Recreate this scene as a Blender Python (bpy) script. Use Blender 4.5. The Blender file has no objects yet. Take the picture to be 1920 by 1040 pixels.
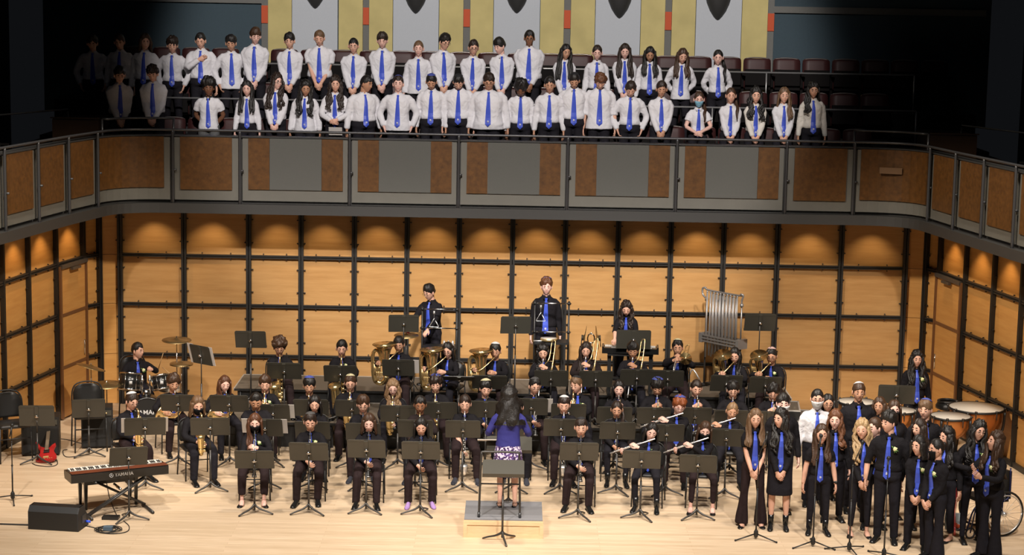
import bpy, math, random
import numpy as np
from mathutils import Vector, Matrix, noise
S = bpy.context.scene
COL = S.collection
R = math.radians
PI = math.pi

# ------------------------------------------------------------------ camera
FPX = 3612.0
PITCH = math.atan(0.149)
ROLL = math.atan(0.0181)
CH = 7.1
cd = bpy.data.cameras.new('camera'); cam = bpy.data.objects.new('camera', cd); COL.objects.link(cam)
cd.sensor_width = 36.0; cd.lens = FPX / 1920 * 36.0; cd.clip_end = 200
cam.matrix_world = Matrix.Translation((0, 0, CH)) @ Matrix.Rotation(PI/2 - PITCH, 4, 'X') @ Matrix.Rotation(ROLL, 4, 'Z')
S.camera = cam
S.view_settings.view_transform = 'Standard'; S.view_settings.look = 'None'
S.view_settings.gamma = 1.0; S.view_settings.use_curve_mapping = False
S.view_settings.exposure = 0.0

def _ray(px, py):
    c, s = math.cos(ROLL), math.sin(ROLL)
    a0 = px - 960; b0 = py - 520
    a = c*a0 + s*b0; b = -s*a0 + c*b0
    x = a/FPX; u = -b/FPX
    return x, math.cos(PITCH) + u*math.sin(PITCH), -math.sin(PITCH) + u*math.cos(PITCH)
def onz(px, py, z=0.0):
    r = _ray(px, py); t = (z-CH)/r[2]; return (r[0]*t, r[1]*t, z)
def ony(px, py, Y):
    r = _ray(px, py); t = Y/r[1]; return (r[0]*t, Y, CH + r[2]*t)

# ------------------------------------------------------------------ world and lights
w = bpy.data.worlds.new('hall'); S.world = w; w.use_nodes = True
w.node_tree.nodes['Background'].inputs[0].default_value = (0.55, 0.6, 0.7, 1)
w.node_tree.nodes['Background'].inputs[1].default_value = 0.008

def aim(o, loc, tgt):
    o.location = loc
    o.rotation_euler = (Vector(tgt) - Vector(loc)).to_track_quat('-Z', 'Y').to_euler()
def spot(name, loc, tgt, power, half, blend=0.5, size=0.25, col=(1, 0.86, 0.7)):
    l = bpy.data.lights.new(name, 'SPOT'); l.energy = power; l.spot_size = R(2*half); l.spot_blend = blend
    l.shadow_soft_size = size; l.color = col
    o = bpy.data.objects.new(name, l); COL.objects.link(o); aim(o, loc, tgt); return o
WARM = (1, 0.88, 0.74); NEUT = (1, 0.92, 0.84)
for sx in (-6.5, 0, 6.5):
    spot('stage_spotlight', (sx, 9.0, 19.0), (sx*0.62, 26.0, 0.0), 14500, 15.5, 0.35, 0.5, NEUT)
for sx in (-5, 0, 5):
    spot('stage_downlight', (sx, 24.0, 12.5), (sx, 25.3, 0), 2600, 34, 0.9, 0.4, WARM)
for sx in (-1, 1):
    spot('added_side_wash', (-sx*3.5, 20.0, 13.5), (sx*7.7, 29.2, 0.6), 8500, 14.5, 0.5, 0.4, WARM)  # extra wash added only to brighten the shell's side walls, not a known lamp
spot('choir_spotlight', (0, 9.0, 17.5), (-0.32, 33.4, 5.9), 23500, 12.7, 0.30, 0.3, (1, 0.93, 0.88))
spot('choir_spotlight', (0.5, 9.0, 17.5), (0.1, 32.6, 5.3), 2400, 15.0, 0.7, 0.3, (1, 0.93, 0.88))

# ------------------------------------------------------------------ materials
MATS = {}
def mat(name, col, rough=0.6, metal=0.0, noise_amt=0.0, noise_scale=20, bump=0.0, bump_scale=40, spec=0.5, emit=0, trans=0):
    if name in MATS: return MATS[name]
    m = bpy.data.materials.new(name); m.use_nodes = True; nt = m.node_tree; N = nt.nodes; L = nt.links
    b = N['Principled BSDF']; b.inputs['Base Color'].default_value = (*col, 1)
    b.inputs['Roughness'].default_value = rough; b.inputs['Metallic'].default_value = metal
    b.inputs['Specular IOR Level'].default_value = spec
    if trans: b.inputs['Transmission Weight'].default_value = trans
    if emit: b.inputs['Emission Color'].default_value = (*col, 1); b.inputs['Emission Strength'].default_value = emit
    tc = N.new('ShaderNodeTexCoord')
    nz = N.new('ShaderNodeTexNoise'); nz.inputs['Scale'].default_value = noise_scale; nz.inputs['Detail'].default_value = 4
    L.new(tc.outputs['Object'], nz.inputs['Vector'])
    mx = N.new('ShaderNodeMix'); mx.data_type = 'RGBA'
    a = max(noise_amt, 0.03)
    mx.inputs[6].default_value = (*[c*(1-a) for c in col], 1); mx.inputs[7].default_value = (*[min(1, c*(1+a)) for c in col], 1)
    L.new(nz.outputs['Fac'], mx.inputs[0]); L.new(mx.outputs[2], b.inputs['Base Color'])
    if bump:
        n2 = N.new('ShaderNodeTexNoise'); n2.inputs['Scale'].default_value = bump_scale; n2.inputs['Detail'].default_value = 3
        n2.inputs['Distortion'].default_value = 0.6
        L.new(tc.outputs['Object'], n2.inputs['Vector'])
        bp = N.new('ShaderNodeBump'); bp.inputs['Strength'].default_value = 1.0; bp.inputs['Distance'].default_value = bump
        L.new(n2.outputs['Fac'], bp.inputs['Height']); L.new(bp.outputs['Normal'], b.inputs['Normal'])
    MATS[name] = m; return m

def wood(name, c1, c2, scale=(0.6, 1, 14), rough=0.45, plank=None, wscale=3.0, spec=0.4, coords='Object'):
    """grain stretched along x; optional plank seams: (length, width, mortar)"""
    if name in MATS: return MATS[name]
    m = bpy.data.materials.new(name); m.use_nodes = True; nt = m.node_tree; N = nt.nodes; L = nt.links
    b = N['Principled BSDF']; b.inputs['Roughness'].default_value = rough; b.inputs['Specular IOR Level'].default_value = spec
    tc = N.new('ShaderNodeTexCoord'); mp = N.new('ShaderNodeMapping'); mp.inputs['Scale'].default_value = scale
    L.new(tc.outputs[coords], mp.inputs['Vector'])
    nz = N.new('ShaderNodeTexNoise'); nz.inputs['Scale'].default_value = wscale; nz.inputs['Detail'].default_value = 5; nz.inputs['Roughness'].default_value = 0.6
    L.new(mp.outputs[0], nz.inputs['Vector'])
    cr = N.new('ShaderNodeValToRGB'); cr.color_ramp.elements[0].position = 0.3; cr.color_ramp.elements[1].position = 0.72
    cr.color_ramp.elements[0].color = (*c1, 1); cr.color_ramp.elements[1].color = (*c2, 1)
    L.new(nz.outputs['Fac'], cr.inputs[0]); out = cr.outputs[0]
    if plank:
        br = N.new('ShaderNodeTexBrick'); br.inputs['Scale'].default_value = 1.0
        br.inputs['Brick Width'].default_value = plank[0]; br.inputs['Row Height'].default_value = plank[1]
        br.inputs['Mortar Size'].default_value = plank[2]; br.inputs['Mortar Smooth'].default_value = 0.3
        br.inputs['Color1'].default_value = (0.86, 0.84, 0.8, 1); br.inputs['Color2'].default_value = (1, 1, 1, 1)
        br.inputs['Mortar'].default_value = (0.78, 0.72, 0.66, 1)
        L.new(tc.outputs[coords], br.inputs['Vector'])
        mm = N.new('ShaderNodeMix'); mm.data_type = 'RGBA'; mm.blend_type = 'MULTIPLY'; mm.inputs[0].default_value = 1
        L.new(out, mm.inputs[6]); L.new(br.outputs['Color'], mm.inputs[7]); out = mm.outputs[2]
    L.new(out, b.inputs['Base Color']); MATS[name] = m; return m

M_floor = wood('stage_floor_maple', (0.60, 0.45, 0.30), (0.72, 0.57, 0.41), (1, 9, 1), 0.42, (2.4, 0.085, 0.0035), 2.2)
M_maple = wood('maple_panel', (0.42, 0.225, 0.080), (0.52, 0.30, 0.118), (0.5, 0.5, 5), 0.38, None, 3.0)
M_side = wood('maple_side_panel', (0.56, 0.27, 0.075), (0.66, 0.35, 0.11), (0.5, 0.5, 5), 0.38, None, 3.0)
M_frame = mat('black_frame', (0.028, 0.027, 0.026), 0.45, 0.3)
M_burl = mat('burl_wood', (0.095, 0.040, 0.009), 0.4, 0, 0.7, 16, 0, 0)
M_fabgrey = mat('grey_fabric', (0.095, 0.095, 0.086), 0.9, 0, 0.08, 60, 0.002, 300)
M_back = mat('pale_backing', (0.125, 0.12, 0.102), 0.5, 0, 0.1, 6)
M_ledge = mat('charcoal_ledge', (0.036, 0.035, 0.033), 0.5)
M_rail = mat('dark_steel_rail', (0.075, 0.075, 0.078), 0.4, 0.6)
M_white_rail = mat('satin_steel_rail', (0.42, 0.42, 0.42), 0.35, 0.6)
M_teal = mat('teal_wall', (0.042, 0.068, 0.086), 0.9, 0, 0.1, 30)
M_dark = mat('dark_wall', (0.012, 0.012, 0.013), 0.9)
M_gold = mat('gold_fabric', (0.52, 0.44, 0.19), 0.9, 0, 0.22, 3.0, 0.002, 250)
M_silverfab = mat('silver_fabric', (0.47, 0.50, 0.54), 0.9, 0, 0.05, 40, 0.002, 300)
M_strip = mat('grey_strip', (0.14, 0.14, 0.13), 0.8, 0, 0.1, 40)
M_orange = mat('orange_block', (0.50, 0.075, 0.02), 0.7)
M_sconce = mat('dark_sconce', (0.035, 0.035, 0.035), 0.5, 0, 0.1)
M_seat = mat('maroon_seat', (0.040, 0.012, 0.012), 0.5, 0, 0.15, 15, spec=0.3)
M_seatshell = mat('seat_shell', (0.008, 0.007, 0.007), 0.85, spec=0.1)
M_brownwood = mat('dark_plinth_wood', (0.045, 0.022, 0.010), 0.5, 0, 0.2, 8)
M_carpet = mat('riser_carpet', (0.125, 0.10, 0.072), 0.95, 0, 0.12, 80)
M_alu = mat('aluminium_edge', (0.62, 0.60, 0.56), 0.4, 0.5)
M_black = mat('black_plastic', (0.012, 0.012, 0.012), 0.45)
M_blackcloth = mat('black_cloth', (0.011, 0.010, 0.012), 0.85, 0, 0.2, 30, 0.02, 7, spec=.12)
M_blackcloth2 = mat('black_cloth_warm', (0.020, 0.014, 0.014), 0.85, 0, 0.2, 30, 0.02, 7, spec=.12)
M_greycloth = mat('grey_cloth', (0.10, 0.10, 0.10), 0.85, 0, 0.1, 30, 0.015, 7)
M_navy = mat('navy_cloth', (0.010, 0.012, 0.028), 0.85, 0, 0.2, 30, 0.02, 7, spec=.12)
M_trous = mat('black_trousers', (0.014, 0.013, 0.017), 0.85, 0, 0.2, 20, 0.018, 6, spec=.12)
M_trousb = mat('brown_black_trousers', (0.024, 0.015, 0.016), 0.85, 0, 0.2, 20, 0.018, 6, spec=.12)
M_white = mat('white_shirt', (0.66, 0.65, 0.68), 0.85, 0, 0.03, 20, 0.022, 9)
M_cream = mat('cream_blouse', (0.64, 0.60, 0.54), 0.85, 0, 0.03, 20, 0.022, 9)
M_tie = mat('blue_tie', (0.045, 0.085, 0.52), 0.5, 0, 0.08, 60)
M_tiew = mat('white_emblem', (0.7, 0.7, 0.78), 0.6)
M_jacket = mat('royal_blue_jacket', (0.022, 0.022, 0.17), 0.8, 0, 0.06, 30, 0.008, 8)
M_shoe = mat('black_shoe', (0.010, 0.010, 0.010), 0.25)
M_sole = mat('pale_sole', (0.45, 0.43, 0.4), 0.7)
M_sneak = mat('blue_grey_sneaker', (0.028, 0.03, 0.042), 0.7)
M_sock = mat('purple_sock', (0.33, 0.20, 0.46), 0.9)
M_stand = mat('stand_black', (0.050, 0.047, 0.037), 0.40, 0.0, 0.04, 10)
M_standpole = mat('stand_pole', (0.05, 0.047, 0.044), 0.35, 0.4)
M_paper = mat('paper', (0.62, 0.58, 0.54), 0.9)
M_brass = mat('lacquered_brass', (0.94, 0.71, 0.34), 0.21, 0.92)
M_brassd = mat('brass_keys', (0.85, 0.64, 0.32), 0.34, 0.85)
M_silver = mat('silver', (0.85, 0.85, 0.85), 0.30, 0.8)
M_chrome = mat('chrome', (0.7, 0.7, 0.7), 0.15, 1.0)
M_cymbal = mat('bronze_cymbal', (0.45, 0.32, 0.15), 0.35, 0.9)
M_copper = mat('copper_bowl', (0.50, 0.20, 0.06), 0.28, 0.7, 0.15, 5)
M_head = mat('drum_head', (0.52, 0.47, 0.40), 0.6)
M_red = mat('red_lacquer', (0.33, 0.012, 0.014), 0.2, 0, 0.1, 8)
M_dkwood = mat('mahogany_top', (0.13, 0.035, 0.016), 0.35, 0, 0.3, 12)
M_ivory = mat('ivory_keys', (0.7, 0.68, 0.62), 0.4)
M_greymat = mat('grey_mat', (0.19, 0.19, 0.20), 0.9, 0, 0.08, 50)
M_podwood = wood('podium_birch', (0.66, 0.46, 0.26), (0.75, 0.55, 0.33), (2, 1, 8), 0.4)
M_glassrim = mat('spectacle_frame', (0.015, 0.012, 0.012), 0.3)
M_maskb = mat('black_mask', (0.010, 0.010, 0.011), 0.85, spec=.12)
M_maskw = mat('white_mask', (0.62, 0.61, 0.60), 0.85)
M_maskc = mat('blue_mask', (0.20, 0.42, 0.55), 0.85)
M_flower = mat('cream_flower', (0.72, 0.72, 0.38), 0.8)
M_leaf = mat('leaf_green', (0.10, 0.22, 0.05), 0.7)
M_eyew = mat('eye_white', (0.55, 0.53, 0.5), 0.4)
M_eye = mat('eye_dark', (0.03, 0.018, 0.012), 0.3)
M_cable = mat('black_cable', (0.015, 0.015, 0.015), 0.6)
M_wood2 = mat('drumstick_wood', (0.45, 0.28, 0.13), 0.6)
M_redstripe = mat('red_stripe', (0.42, 0.03, 0.03), 0.7)
M_bluelight = mat('blue_connector', (0.03, 0.09, 0.7), 0.4)
M_letter = mat('white_lettering', (0.6, 0.6, 0.6), 0.5)
M_skin = {}
for nm, c in dict(pale=(0.62, 0.37, 0.30), fair=(0.56, 0.31, 0.22), tan=(0.44, 0.23, 0.145), olive=(0.37, 0.185, 0.11), brown=(0.235, 0.105, 0.055), dark=(0.16, 0.070, 0.038)).items():
    c = tuple(min(.9, q*k_) for q, k_ in zip(c, (1.18, 1.22, 1.24)))
    mm = mat('skin_' + nm, c, 0.5, 0, 0.05, 30, spec=0.3); M_skin[nm] = mm
    mat('lips_' + nm, (c[0]*0.85, c[1]*0.55, c[2]*0.6), 0.45)
HC = dict(black=(0.010, 0.008, 0.007), dkbrown=(0.022, 0.012, 0.008), brown=(0.050, 0.024, 0.012), auburn=(0.085, 0.032, 0.014),
          ltbrown=(0.13, 0.072, 0.036), dirty=(0.22, 0.13, 0.065), blonde=(0.36, 0.24, 0.12), ginger=(0.22, 0.060, 0.018), redbrown=(0.12, 0.045, 0.018))
M_hair = {k: mat('hair_' + k, v, 0.42, 0, 0.5, 60, 0.006, 90, 0.5) for k, v in HC.items()}
KIP = dict(blue=(0.05, 0.07, 0.30), white=(0.6, 0.58, 0.58), black=(0.012, 0.012, 0.014), grey=(0.06, 0.058, 0.058), cream=(0.55, 0.50, 0.30), pink=(0.50, 0.33, 0.30))
M_kip = {k: mat('skullcap_' + k, v, 0.7, 0, 0.2, 60) for k, v in KIP.items()}

def pattern_mat():
    m = bpy.data.materials.new('purple_print'); m.use_nodes = True; nt = m.node_tree; N = nt.nodes; L = nt.links
    b = N['Principled BSDF']; b.inputs['Roughness'].default_value = .9
    tc = N.new('ShaderNodeTexCoord'); v = N.new('ShaderNodeTexVoronoi'); v.inputs['Scale'].default_value = 48
    L.new(tc.outputs['Object'], v.inputs['Vector'])
    cr = N.new('ShaderNodeValToRGB'); cr.color_ramp.interpolation = 'CONSTANT'; e = cr.color_ramp.elements
    e[0].color = (.035, .012, .07, 1); e[1].position = .42; e[1].color = (.55, .5, .62, 1)
    for p_, c_ in ((.62, (.10, .05, .20, 1)), (.78, (.6, .56, .66, 1)), (.9, (.14, .03, .12, 1))): q = e.new(p_); q.color = c_
    L.new(v.outputs['Color'], cr.inputs[0]); L.new(cr.outputs[0], b.inputs['Base Color']); return m
M_pattern = pattern_mat()

# ------------------------------------------------------------------ mesh helpers
class MB:
    def __init__(s): s.V = []; s.F = []; s.I = []; s.n = 0
    def add(s, V, F, mi=0):
        V = np.asarray(V, float).reshape(-1, 3)
        s.V.append(V)
        if isinstance(mi, int): s.I += [mi]*len(F)
        else: s.I += list(mi)
        o = s.n; s.F += [[i+o for i in f] for f in F]; s.n += len(V)
    def xf(s, f):
        s.V = [f(v) for v in s.V]
    def mesh(s, name, mats, smooth=True):
        me = bpy.data.meshes.new(name)
        V = np.concatenate(s.V) if s.V else np.zeros((0, 3))
        me.from_pydata(V.tolist(), [], s.F)
        for m in (mats if isinstance(mats, (list, tuple)) else [mats]): me.materials.append(m)
        if any(s.I): me.polygons.foreach_set('material_index', s.I)
        if smooth: me.polygons.foreach_set('use_smooth', [True]*len(s.F))
        me.update(); return me
    def build(s, name, mats, parent=None, smooth=True, loc=None):
        o = bpy.data.objects.new(name, s.mesh(name, mats, smooth)); COL.objects.link(o)
        if parent is not None: o.parent = parent
        if loc is not None: o.location = loc
        return o
    # shapes
    def box(s, c, d, mi=0, rz=0, rx=0):
        x, y, z = d[0]/2, d[1]/2, d[2]/2
        V = np.array([(a, b, e) for a in (-x, x) for b in (-y, y) for e in (-z, z)])
        if rx: V = V @ np.array(Matrix.Rotation(rx, 3, 'X')).T
        if rz: V = V @ np.array(Matrix.Rotation(rz, 3, 'Z')).T
        V = V + np.array(c)
        s.add(V, [(0, 1, 3, 2), (4, 6, 7, 5), (0, 4, 5, 1), (2, 3, 7, 6), (0, 2, 6, 4), (1, 5, 7, 3)], mi); return s
    def rings(s, Rg, mi=0, cap=True, close=True):
        Rg = np.asarray(Rg, float); m, n = Rg.shape[:2]; F = []
        for i in range(m-1):
            for j in range(n if close else n-1):
                k = (j+1) % n; F.append((i*n+j, i*n+k, (i+1)*n+k, (i+1)*n+j))
        if cap and close:
            F.append(tuple(range(n-1, -1, -1))); F.append(tuple((m-1)*n+j for j in range(n)))
        s.add(Rg.reshape(-1, 3), F, mi); return s
    def tube(s, P, r, n=8, mi=0, side=None, cap=True):
        P = np.asarray(P, float); m = len(P)
        T = np.zeros_like(P); T[1:-1] = P[2:]-P[:-2]; T[0] = P[1]-P[0]; T[-1] = P[-1]-P[-2]
        T /= np.linalg.norm(T, axis=1)[:, None] + 1e-12
        r = np.asarray(r, float)
        if r.ndim == 0: r = np.full((m, 2), float(r))
        elif r.ndim == 1: r = np.stack([r, r], 1)
        if side is None:
            a = np.array([0, 0, 1.0]) if abs(T[0][2]) < 0.9 else np.array([1.0, 0, 0])
            sd = np.cross(a, T[0])
        else: sd = np.asarray(side, float)
        an = np.arange(n)*2*PI/n; Rg = []
        for i in range(m):
            sd = sd - T[i]*np.dot(sd, T[i]); sd = sd/(np.linalg.norm(sd)+1e-12); u = np.cross(T[i], sd)
            Rg.append(P[i] + np.outer(np.cos(an)*r[i, 0], sd) + np.outer(np.sin(an)*r[i, 1], u))
        return s.rings(Rg, mi, cap)
    def lathe(s, prof, c=(0, 0, 0), n=24, mi=0, axis=(0, 0, 1), cap=False):
        ax = Vector(axis).normalized(); q = Vector((0, 0, 1)).rotation_difference(ax).to_matrix(); M = np.array(q)
        an = np.arange(n)*2*PI/n
        Rg = [np.stack([np.cos(an)*p[0], np.sin(an)*p[0], np.full(n, p[1])], 1) @ M.T + np.array(c) for p in prof]
        return s.rings(Rg, mi, cap)
    def ball(s, c, r, nu=12, nv=8, mi=0, M=None):
        r = np.array(r if hasattr(r, '__len__') else (r, r, r), float)
        Rg = []
        for i in range(nv+1):
            t = PI*(0.02 + 0.96*i/nv)
            a = np.arange(nu)*2*PI/nu
            q = np.stack([np.sin(t)*np.cos(a), np.sin(t)*np.sin(a), np.full(nu, -np.cos(t))], 1)*r
            if M is not None: q = q @ np.array(M).T
            Rg.append(q + np.array(c))
        return s.rings(Rg, mi, True)
    def disc(s, c, r, n=24, th=0.01, mi=0, axis=(0, 0, 1)):
        return s.lathe([(r, -th/2), (r, th/2)], c, n, mi, axis, True)

def spline(P, k=6):
    """catmull-rom through the points"""
    P = [np.array(p, float) for p in P]; Q = [2*P[0]-P[1]] + P + [2*P[-1]-P[-2]]; out = []
    for i in range(1, len(Q)-2):
        for j in range(k):
            t = j/k; a, b, c, d = Q[i-1], Q[i], Q[i+1], Q[i+2]
            out.append(0.5*((2*b)+(c-a)*t+(2*a-5*b+4*c-d)*t*t+(3*b-a-3*c+d)*t**3))
    out.append(P[-1]); return np.array(out)

def empty(name, loc=(0, 0, 0), rz=0, label=None, cat=None, group=None, sc=1):
    o = bpy.data.objects.new(name, None); COL.objects.link(o); o.location = loc; o.rotation_euler = (0, 0, rz)
    o.empty_display_size = 0.1
    if sc != 1: o.scale = (sc, sc, sc)
    if label: o['label'] = label
    if cat: o['category'] = cat
    if group: o['group'] = group
    return o
def tag(o, label, cat, group=None):
    o['label'] = label; o['category'] = cat
    if group: o['group'] = group
    return o
def struct(o): o['kind'] = 'structure'; return o
def copy_tree(o, parent=None, top=True):
    c = o.copy(); COL.objects.link(c)
    if parent is not None: c.parent = parent
    for ch in list(o.children): copy_tree(ch, c, False)
    return c
ORD = ['zeroth', 'first', 'second', 'third', 'fourth', 'fifth', 'sixth', 'seventh', 'eighth', 'ninth', 'tenth', 'eleventh', 'twelfth', 'thirteenth', 'fourteenth',
       'fifteenth', 'sixteenth', 'seventeenth', 'eighteenth', 'nineteenth', 'twentieth', 'twenty-first', 'twenty-second', 'twenty-third', 'twenty-fourth', 'twenty-fifth',
       'twenty-sixth', 'twenty-seventh', 'twenty-eighth', 'twenty-ninth', 'thirtieth']
def text_mesh(txt, size, ext=0.002):
    cu = bpy.data.curves.new('lettering', 'FONT'); cu.body = txt; cu.size = size; cu.extrude = ext; cu.align_x = 'CENTER'; cu.align_y = 'CENTER'
    cu.offset = size*0.012
    o = bpy.data.objects.new('tmp', cu); COL.objects.link(o); bpy.context.view_layer.update()
    me = bpy.data.meshes.new_from_object(o.evaluated_get(bpy.context.evaluated_depsgraph_get())); bpy.data.objects.remove(o)
    me.materials.clear(); o = bpy.data.objects.new('lettering', me); COL.objects.link(o); return o

# ================================================================== THE HALL
WY = 32.28           # plane of the shell's back wall
def at2(pts): return [np.array(p) for p in pts]
# plan of the wooden shell, left to right
LP = [(-7.86, 28.0), (-7.77, 28.9), (-7.61, 29.83), (-7.42, 30.86), (-7.2, 31.84), (-6.99, 32.16), (-6.63, WY)]
xs_mid = [-5.55, -4.455, -3.57, -2.67, -1.78, -0.90, 0.0, 0.89, 1.78, 2.67, 3.56, 4.47, 5.55]
RP = [(6.64, WY), (7.01, 32.2), (7.19, 31.92), (7.38, 30.87), (7.59, 29.86), (7.78, 28.89), (7.9, 28.0)]
# extend the side walls towards the hall
LPX = [(-8.2, 25.2), (-8.02, 26.6)] + LP
RPX = RP + [(8.05, 26.6), (8.22, 25.2)]
rowz = [0.0, 0.865, 1.73, 2.57, 3.42]

# floor
mb = MB(); mb.box((0, 25, -0.15), (22, 17.5, 0.3)); struct(mb.build('floor', M_floor, smooth=False))
# wall panels: one wall object per side, each made of separate slabs with small gaps
def shell_wall(name, path, m, th=0.05):
    mb = MB()
    for i in range(len(path)-1):
        a, b = np.array(path[i]), np.array(path[i+1]); d = b-a; L = np.linalg.norm(d); d /= L; nrm = np.array([-d[1], d[0]])
        if nrm @ (np.array([0, 24.])-a) > 0: nrm = -nrm
        for j in range(4):
            z0, z1 = rowz[j]+0.004, rowz[j+1]-0.004
            p, q = a+d*0.004, b-d*0.004
            V = [(p[0], p[1], z0), (q[0], q[1], z0), (q[0], q[1], z1), (p[0], p[1], z1)]
            V += [(x+nrm[0]*th, y+nrm[1]*th, z) for x, y, z in V]
            mb.add(V, [(0, 1, 2, 3), (7, 6, 5, 4), (0, 4, 5, 1), (1, 5, 6, 2), (2, 6, 7, 3), (3, 7, 4, 0)])
    return struct(mb.build(name, m, smooth=False))
midpath = [(-6.63, WY)] + [(x, WY) for x in xs_mid] + [(6.64, WY)]
shell_wall('wall_back', midpath, M_maple)
shell_wall('wall_left', LPX, M_side)
shell_wall('wall_right', RPX, M_side)

# black steel framing with bolts
def framing(name, path, wide, skip_first=False):
    mb = MB(); pts = [np.array(p) for p in path]
    def inward(i):
        a = pts[max(i-1, 0)]; b = pts[min(i+1, len(pts)-1)]; d = (b-a)/np.linalg.norm(b-a); n = np.array([-d[1], d[0]])
        if n @ (np.array([0, 24.])-pts[i]) < 0: n = -n
        return d, n
    for i, p in enumerate(pts):
        d, n = inward(i); w = wide[i] if hasattr(wide, '__len__') else wide
        ang = math.atan2(d[1], d[0])
        for s in (-1, 1):   # two parallel uprights with a slot between
            c = p + d*s*w*0.5*0.58 + n*0.04
            mb.box((c[0], c[1], 1.71), (w*0.42, 0.07, 3.42), rz=ang)
        c = p + n*0.012; mb.box((c[0], c[1], 1.71), (w*0.9, 0.02, 3.42), rz=ang)
        for j in range(4):
            for f in (0.28, 0.74):
                z = rowz[j] + (rowz[j+1]-rowz[j])*f
                for s in (-1, 1):
                    c = p + d*s*(w*0.5+0.022) + n*0.02
                    mb.lathe([(0.0, 0.03), (0.009, 0.026), (0.013, 0)], (c[0], c[1], z), 8, 0, (n[0], n[1], 0))
                    mb.box((c[0]-d[0]*s*0.015, c[1]-d[1]*s*0.015, z), (0.04, 0.016, 0.012), rz=ang)
    for i in range(len(pts)-1):
        a, b = pts[i], pts[i+1]; L = np.linalg.norm(b-a); d = (b-a)/L; n = np.array([-d[1], d[0]])
        if n @ (np.array([0, 24.])-a) < 0: n = -n
        ang = math.atan2(d[1], d[0]); c = (a+b)/2 + n*0.035
        for z in rowz[:-1]:
            if z == 0: mb.box((c[0], c[1], 0.04), (L, 0.05, 0.08), rz=ang); continue
            for s in (-1, 1): mb.box((c[0], c[1], z+s*0.017), (L+0.01, 0.055, 0.022), rz=ang)
            mb.box((c[0]-n[0]*.02, c[1]-n[1]*.02, z), (L+0.01, 0.02, 0.05), rz=ang)
            for f in (0.28, 0.72):
                q = a + d*L*f + n*0.02
                for s in (-1, 1): mb.lathe([(0.0, 0.03), (0.009, 0.026), (0.012, 0)], (q[0], q[1], z+s*0.050), 8, 0, (n[0], n[1], 0))
    return struct(mb.build(name, M_frame, smooth=False))
framing('trim_1', midpath, 0.085)
framing('trim_2', LPX[:-1], [.06, .06, .06, .05, .05, .055, .075, .075])
framing('trim_3', RPX[1:], [.075, .075, .055, .055, .055, .06, .06, .06])
# wooden door leaves in the side shells (a door each, one bay wide)
def shell_door(name, a, b):
    a, b = np.array(a), np.array(b); d = b-a; L = np.linalg.norm(d); d /= L; n = np.array([-d[1], d[0]])
    if n @ (np.array([0, 24.])-a) < 0: n = -n
    ang = math.atan2(d[1], d[0]); c = (a+b)/2 + n*0.065
    m = MB(); m.box((c[0], c[1], 1.28), (L-0.03, 0.05, 2.5), rz=ang)
    o = struct(m.build(name, M_side, smooth=False))
    m = MB()
    for e in (a+d*0.03, b-d*0.03):
        q = e + n*0.1; m.box((q[0], q[1], 1.28), (0.055, 0.03, 2.52), rz=ang)
    for z in (0.865, 1.73):
        q = c + n*0.03; m.box((q[0], q[1], z), (L-0.06, 0.02, 0.05), rz=ang)
    m.build('door_frame', mat('door_edge_wood', (0.17, 0.075, 0.03), 0.5), o, smooth=False)
    m = MB(); q = c + n*0.05; m.box((q[0], q[1], 2.53), (L-0.05, 0.04, 0.06), rz=ang)
    m.box((q[0]+n[0]*.03, q[1]+n[1]*.03, 2.47), (0.3, 0.05, 0.04), rz=ang)
    m.build('door_closer', mat('closer_metal', (0.16, 0.15, 0.14), 0.35, 0.7), o, smooth=False)
    m = MB(); q = b - d*0.12*(1 if a[0] < 0 else -1) if a[0] < 0 else a + d*0.12
    q = q + n*0.1; m.tube([(q[0], q[1], 0.95), (q[0], q[1], 1.2)], 0.013); m.build('door_handle', M_chrome, o)
shell_door('door_1', LP[3], LP[4]); shell_door('door_2', RP[2], RP[3])

# ---- balcony front path (posts), left to right
BX = [(-7.75, 24.2), (-7.5, 26.1), (-7.27, 27.22), (-7.07, 28.35), (-6.87, 29.43), (-6.63, 30.44)]
BR = [(6.63, 30.5), (6.81, 29.44), (7.0, 28.43), (7.2, 27.36), (7.45, 26.2), (7.7, 24.2)]
FY = 31.25
BM = [(-5.56, FY), (-4.45, FY), (-2.67, FY), (-0.90, FY), (0.87, FY), (2.64, FY), (4.42, FY), (5.54, FY)]
def curve_pts(a, b, corner, n=10):
    a, b, c = np.array(a), np.array(b), np.array(corner)
    return [(1-t)**2*a + 2*t*(1-t)*c + t*t*b for t in np.linspace(0, 1, n)]
cL = curve_pts(BX[-1], BM[0], (-6.5, FY+0.02)); cR = curve_pts(BM[-1], BR[0], (6.5, FY+0.02))
full = [np.array(p) for p in BX[:-1]] + cL + [np.array(p) for p in BM[1:-1]] + cR + [np.array(p) for p in BR[1:]]
def offs(path, o):
    out = []
    for i, p in enumerate(path):
        a = path[max(i-1, 0)]; b = path[min(i+1, len(path)-1)]; d = (b-a)/(np.linalg.norm(b-a)+1e-9); n = np.array([-d[1], d[0]])
        if n @ (np.array([0, 24.])-p) < 0: n = -n
        out.append(p + n*o)
    return out
def ribbon(mb, path, o0, o1, z0, z1, mi=0):
    """solid band following the path between inward offsets o0<o1 and heights z0<z1"""
    A = offs(path, o0); B = offs(path, o1)
    Rg = [[(a[0], a[1], z0), (b[0], b[1], z0), (b[0], b[1], z1), (a[0], a[1], z1)] for a, b in zip(A, B)]
    mb.rings(Rg, mi, True)
mb = MB(); ribbon(mb, full, -0.30, 0.10, 3.42, 3.58); struct(mb.build('trim_4', M_ledge, smooth=False))
mb = MB(); ribbon(mb, full, -0.16, -0.06, 3.55, 4.66); WF = struct(mb.build('wall_front', M_ledge, smooth=False))
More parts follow.
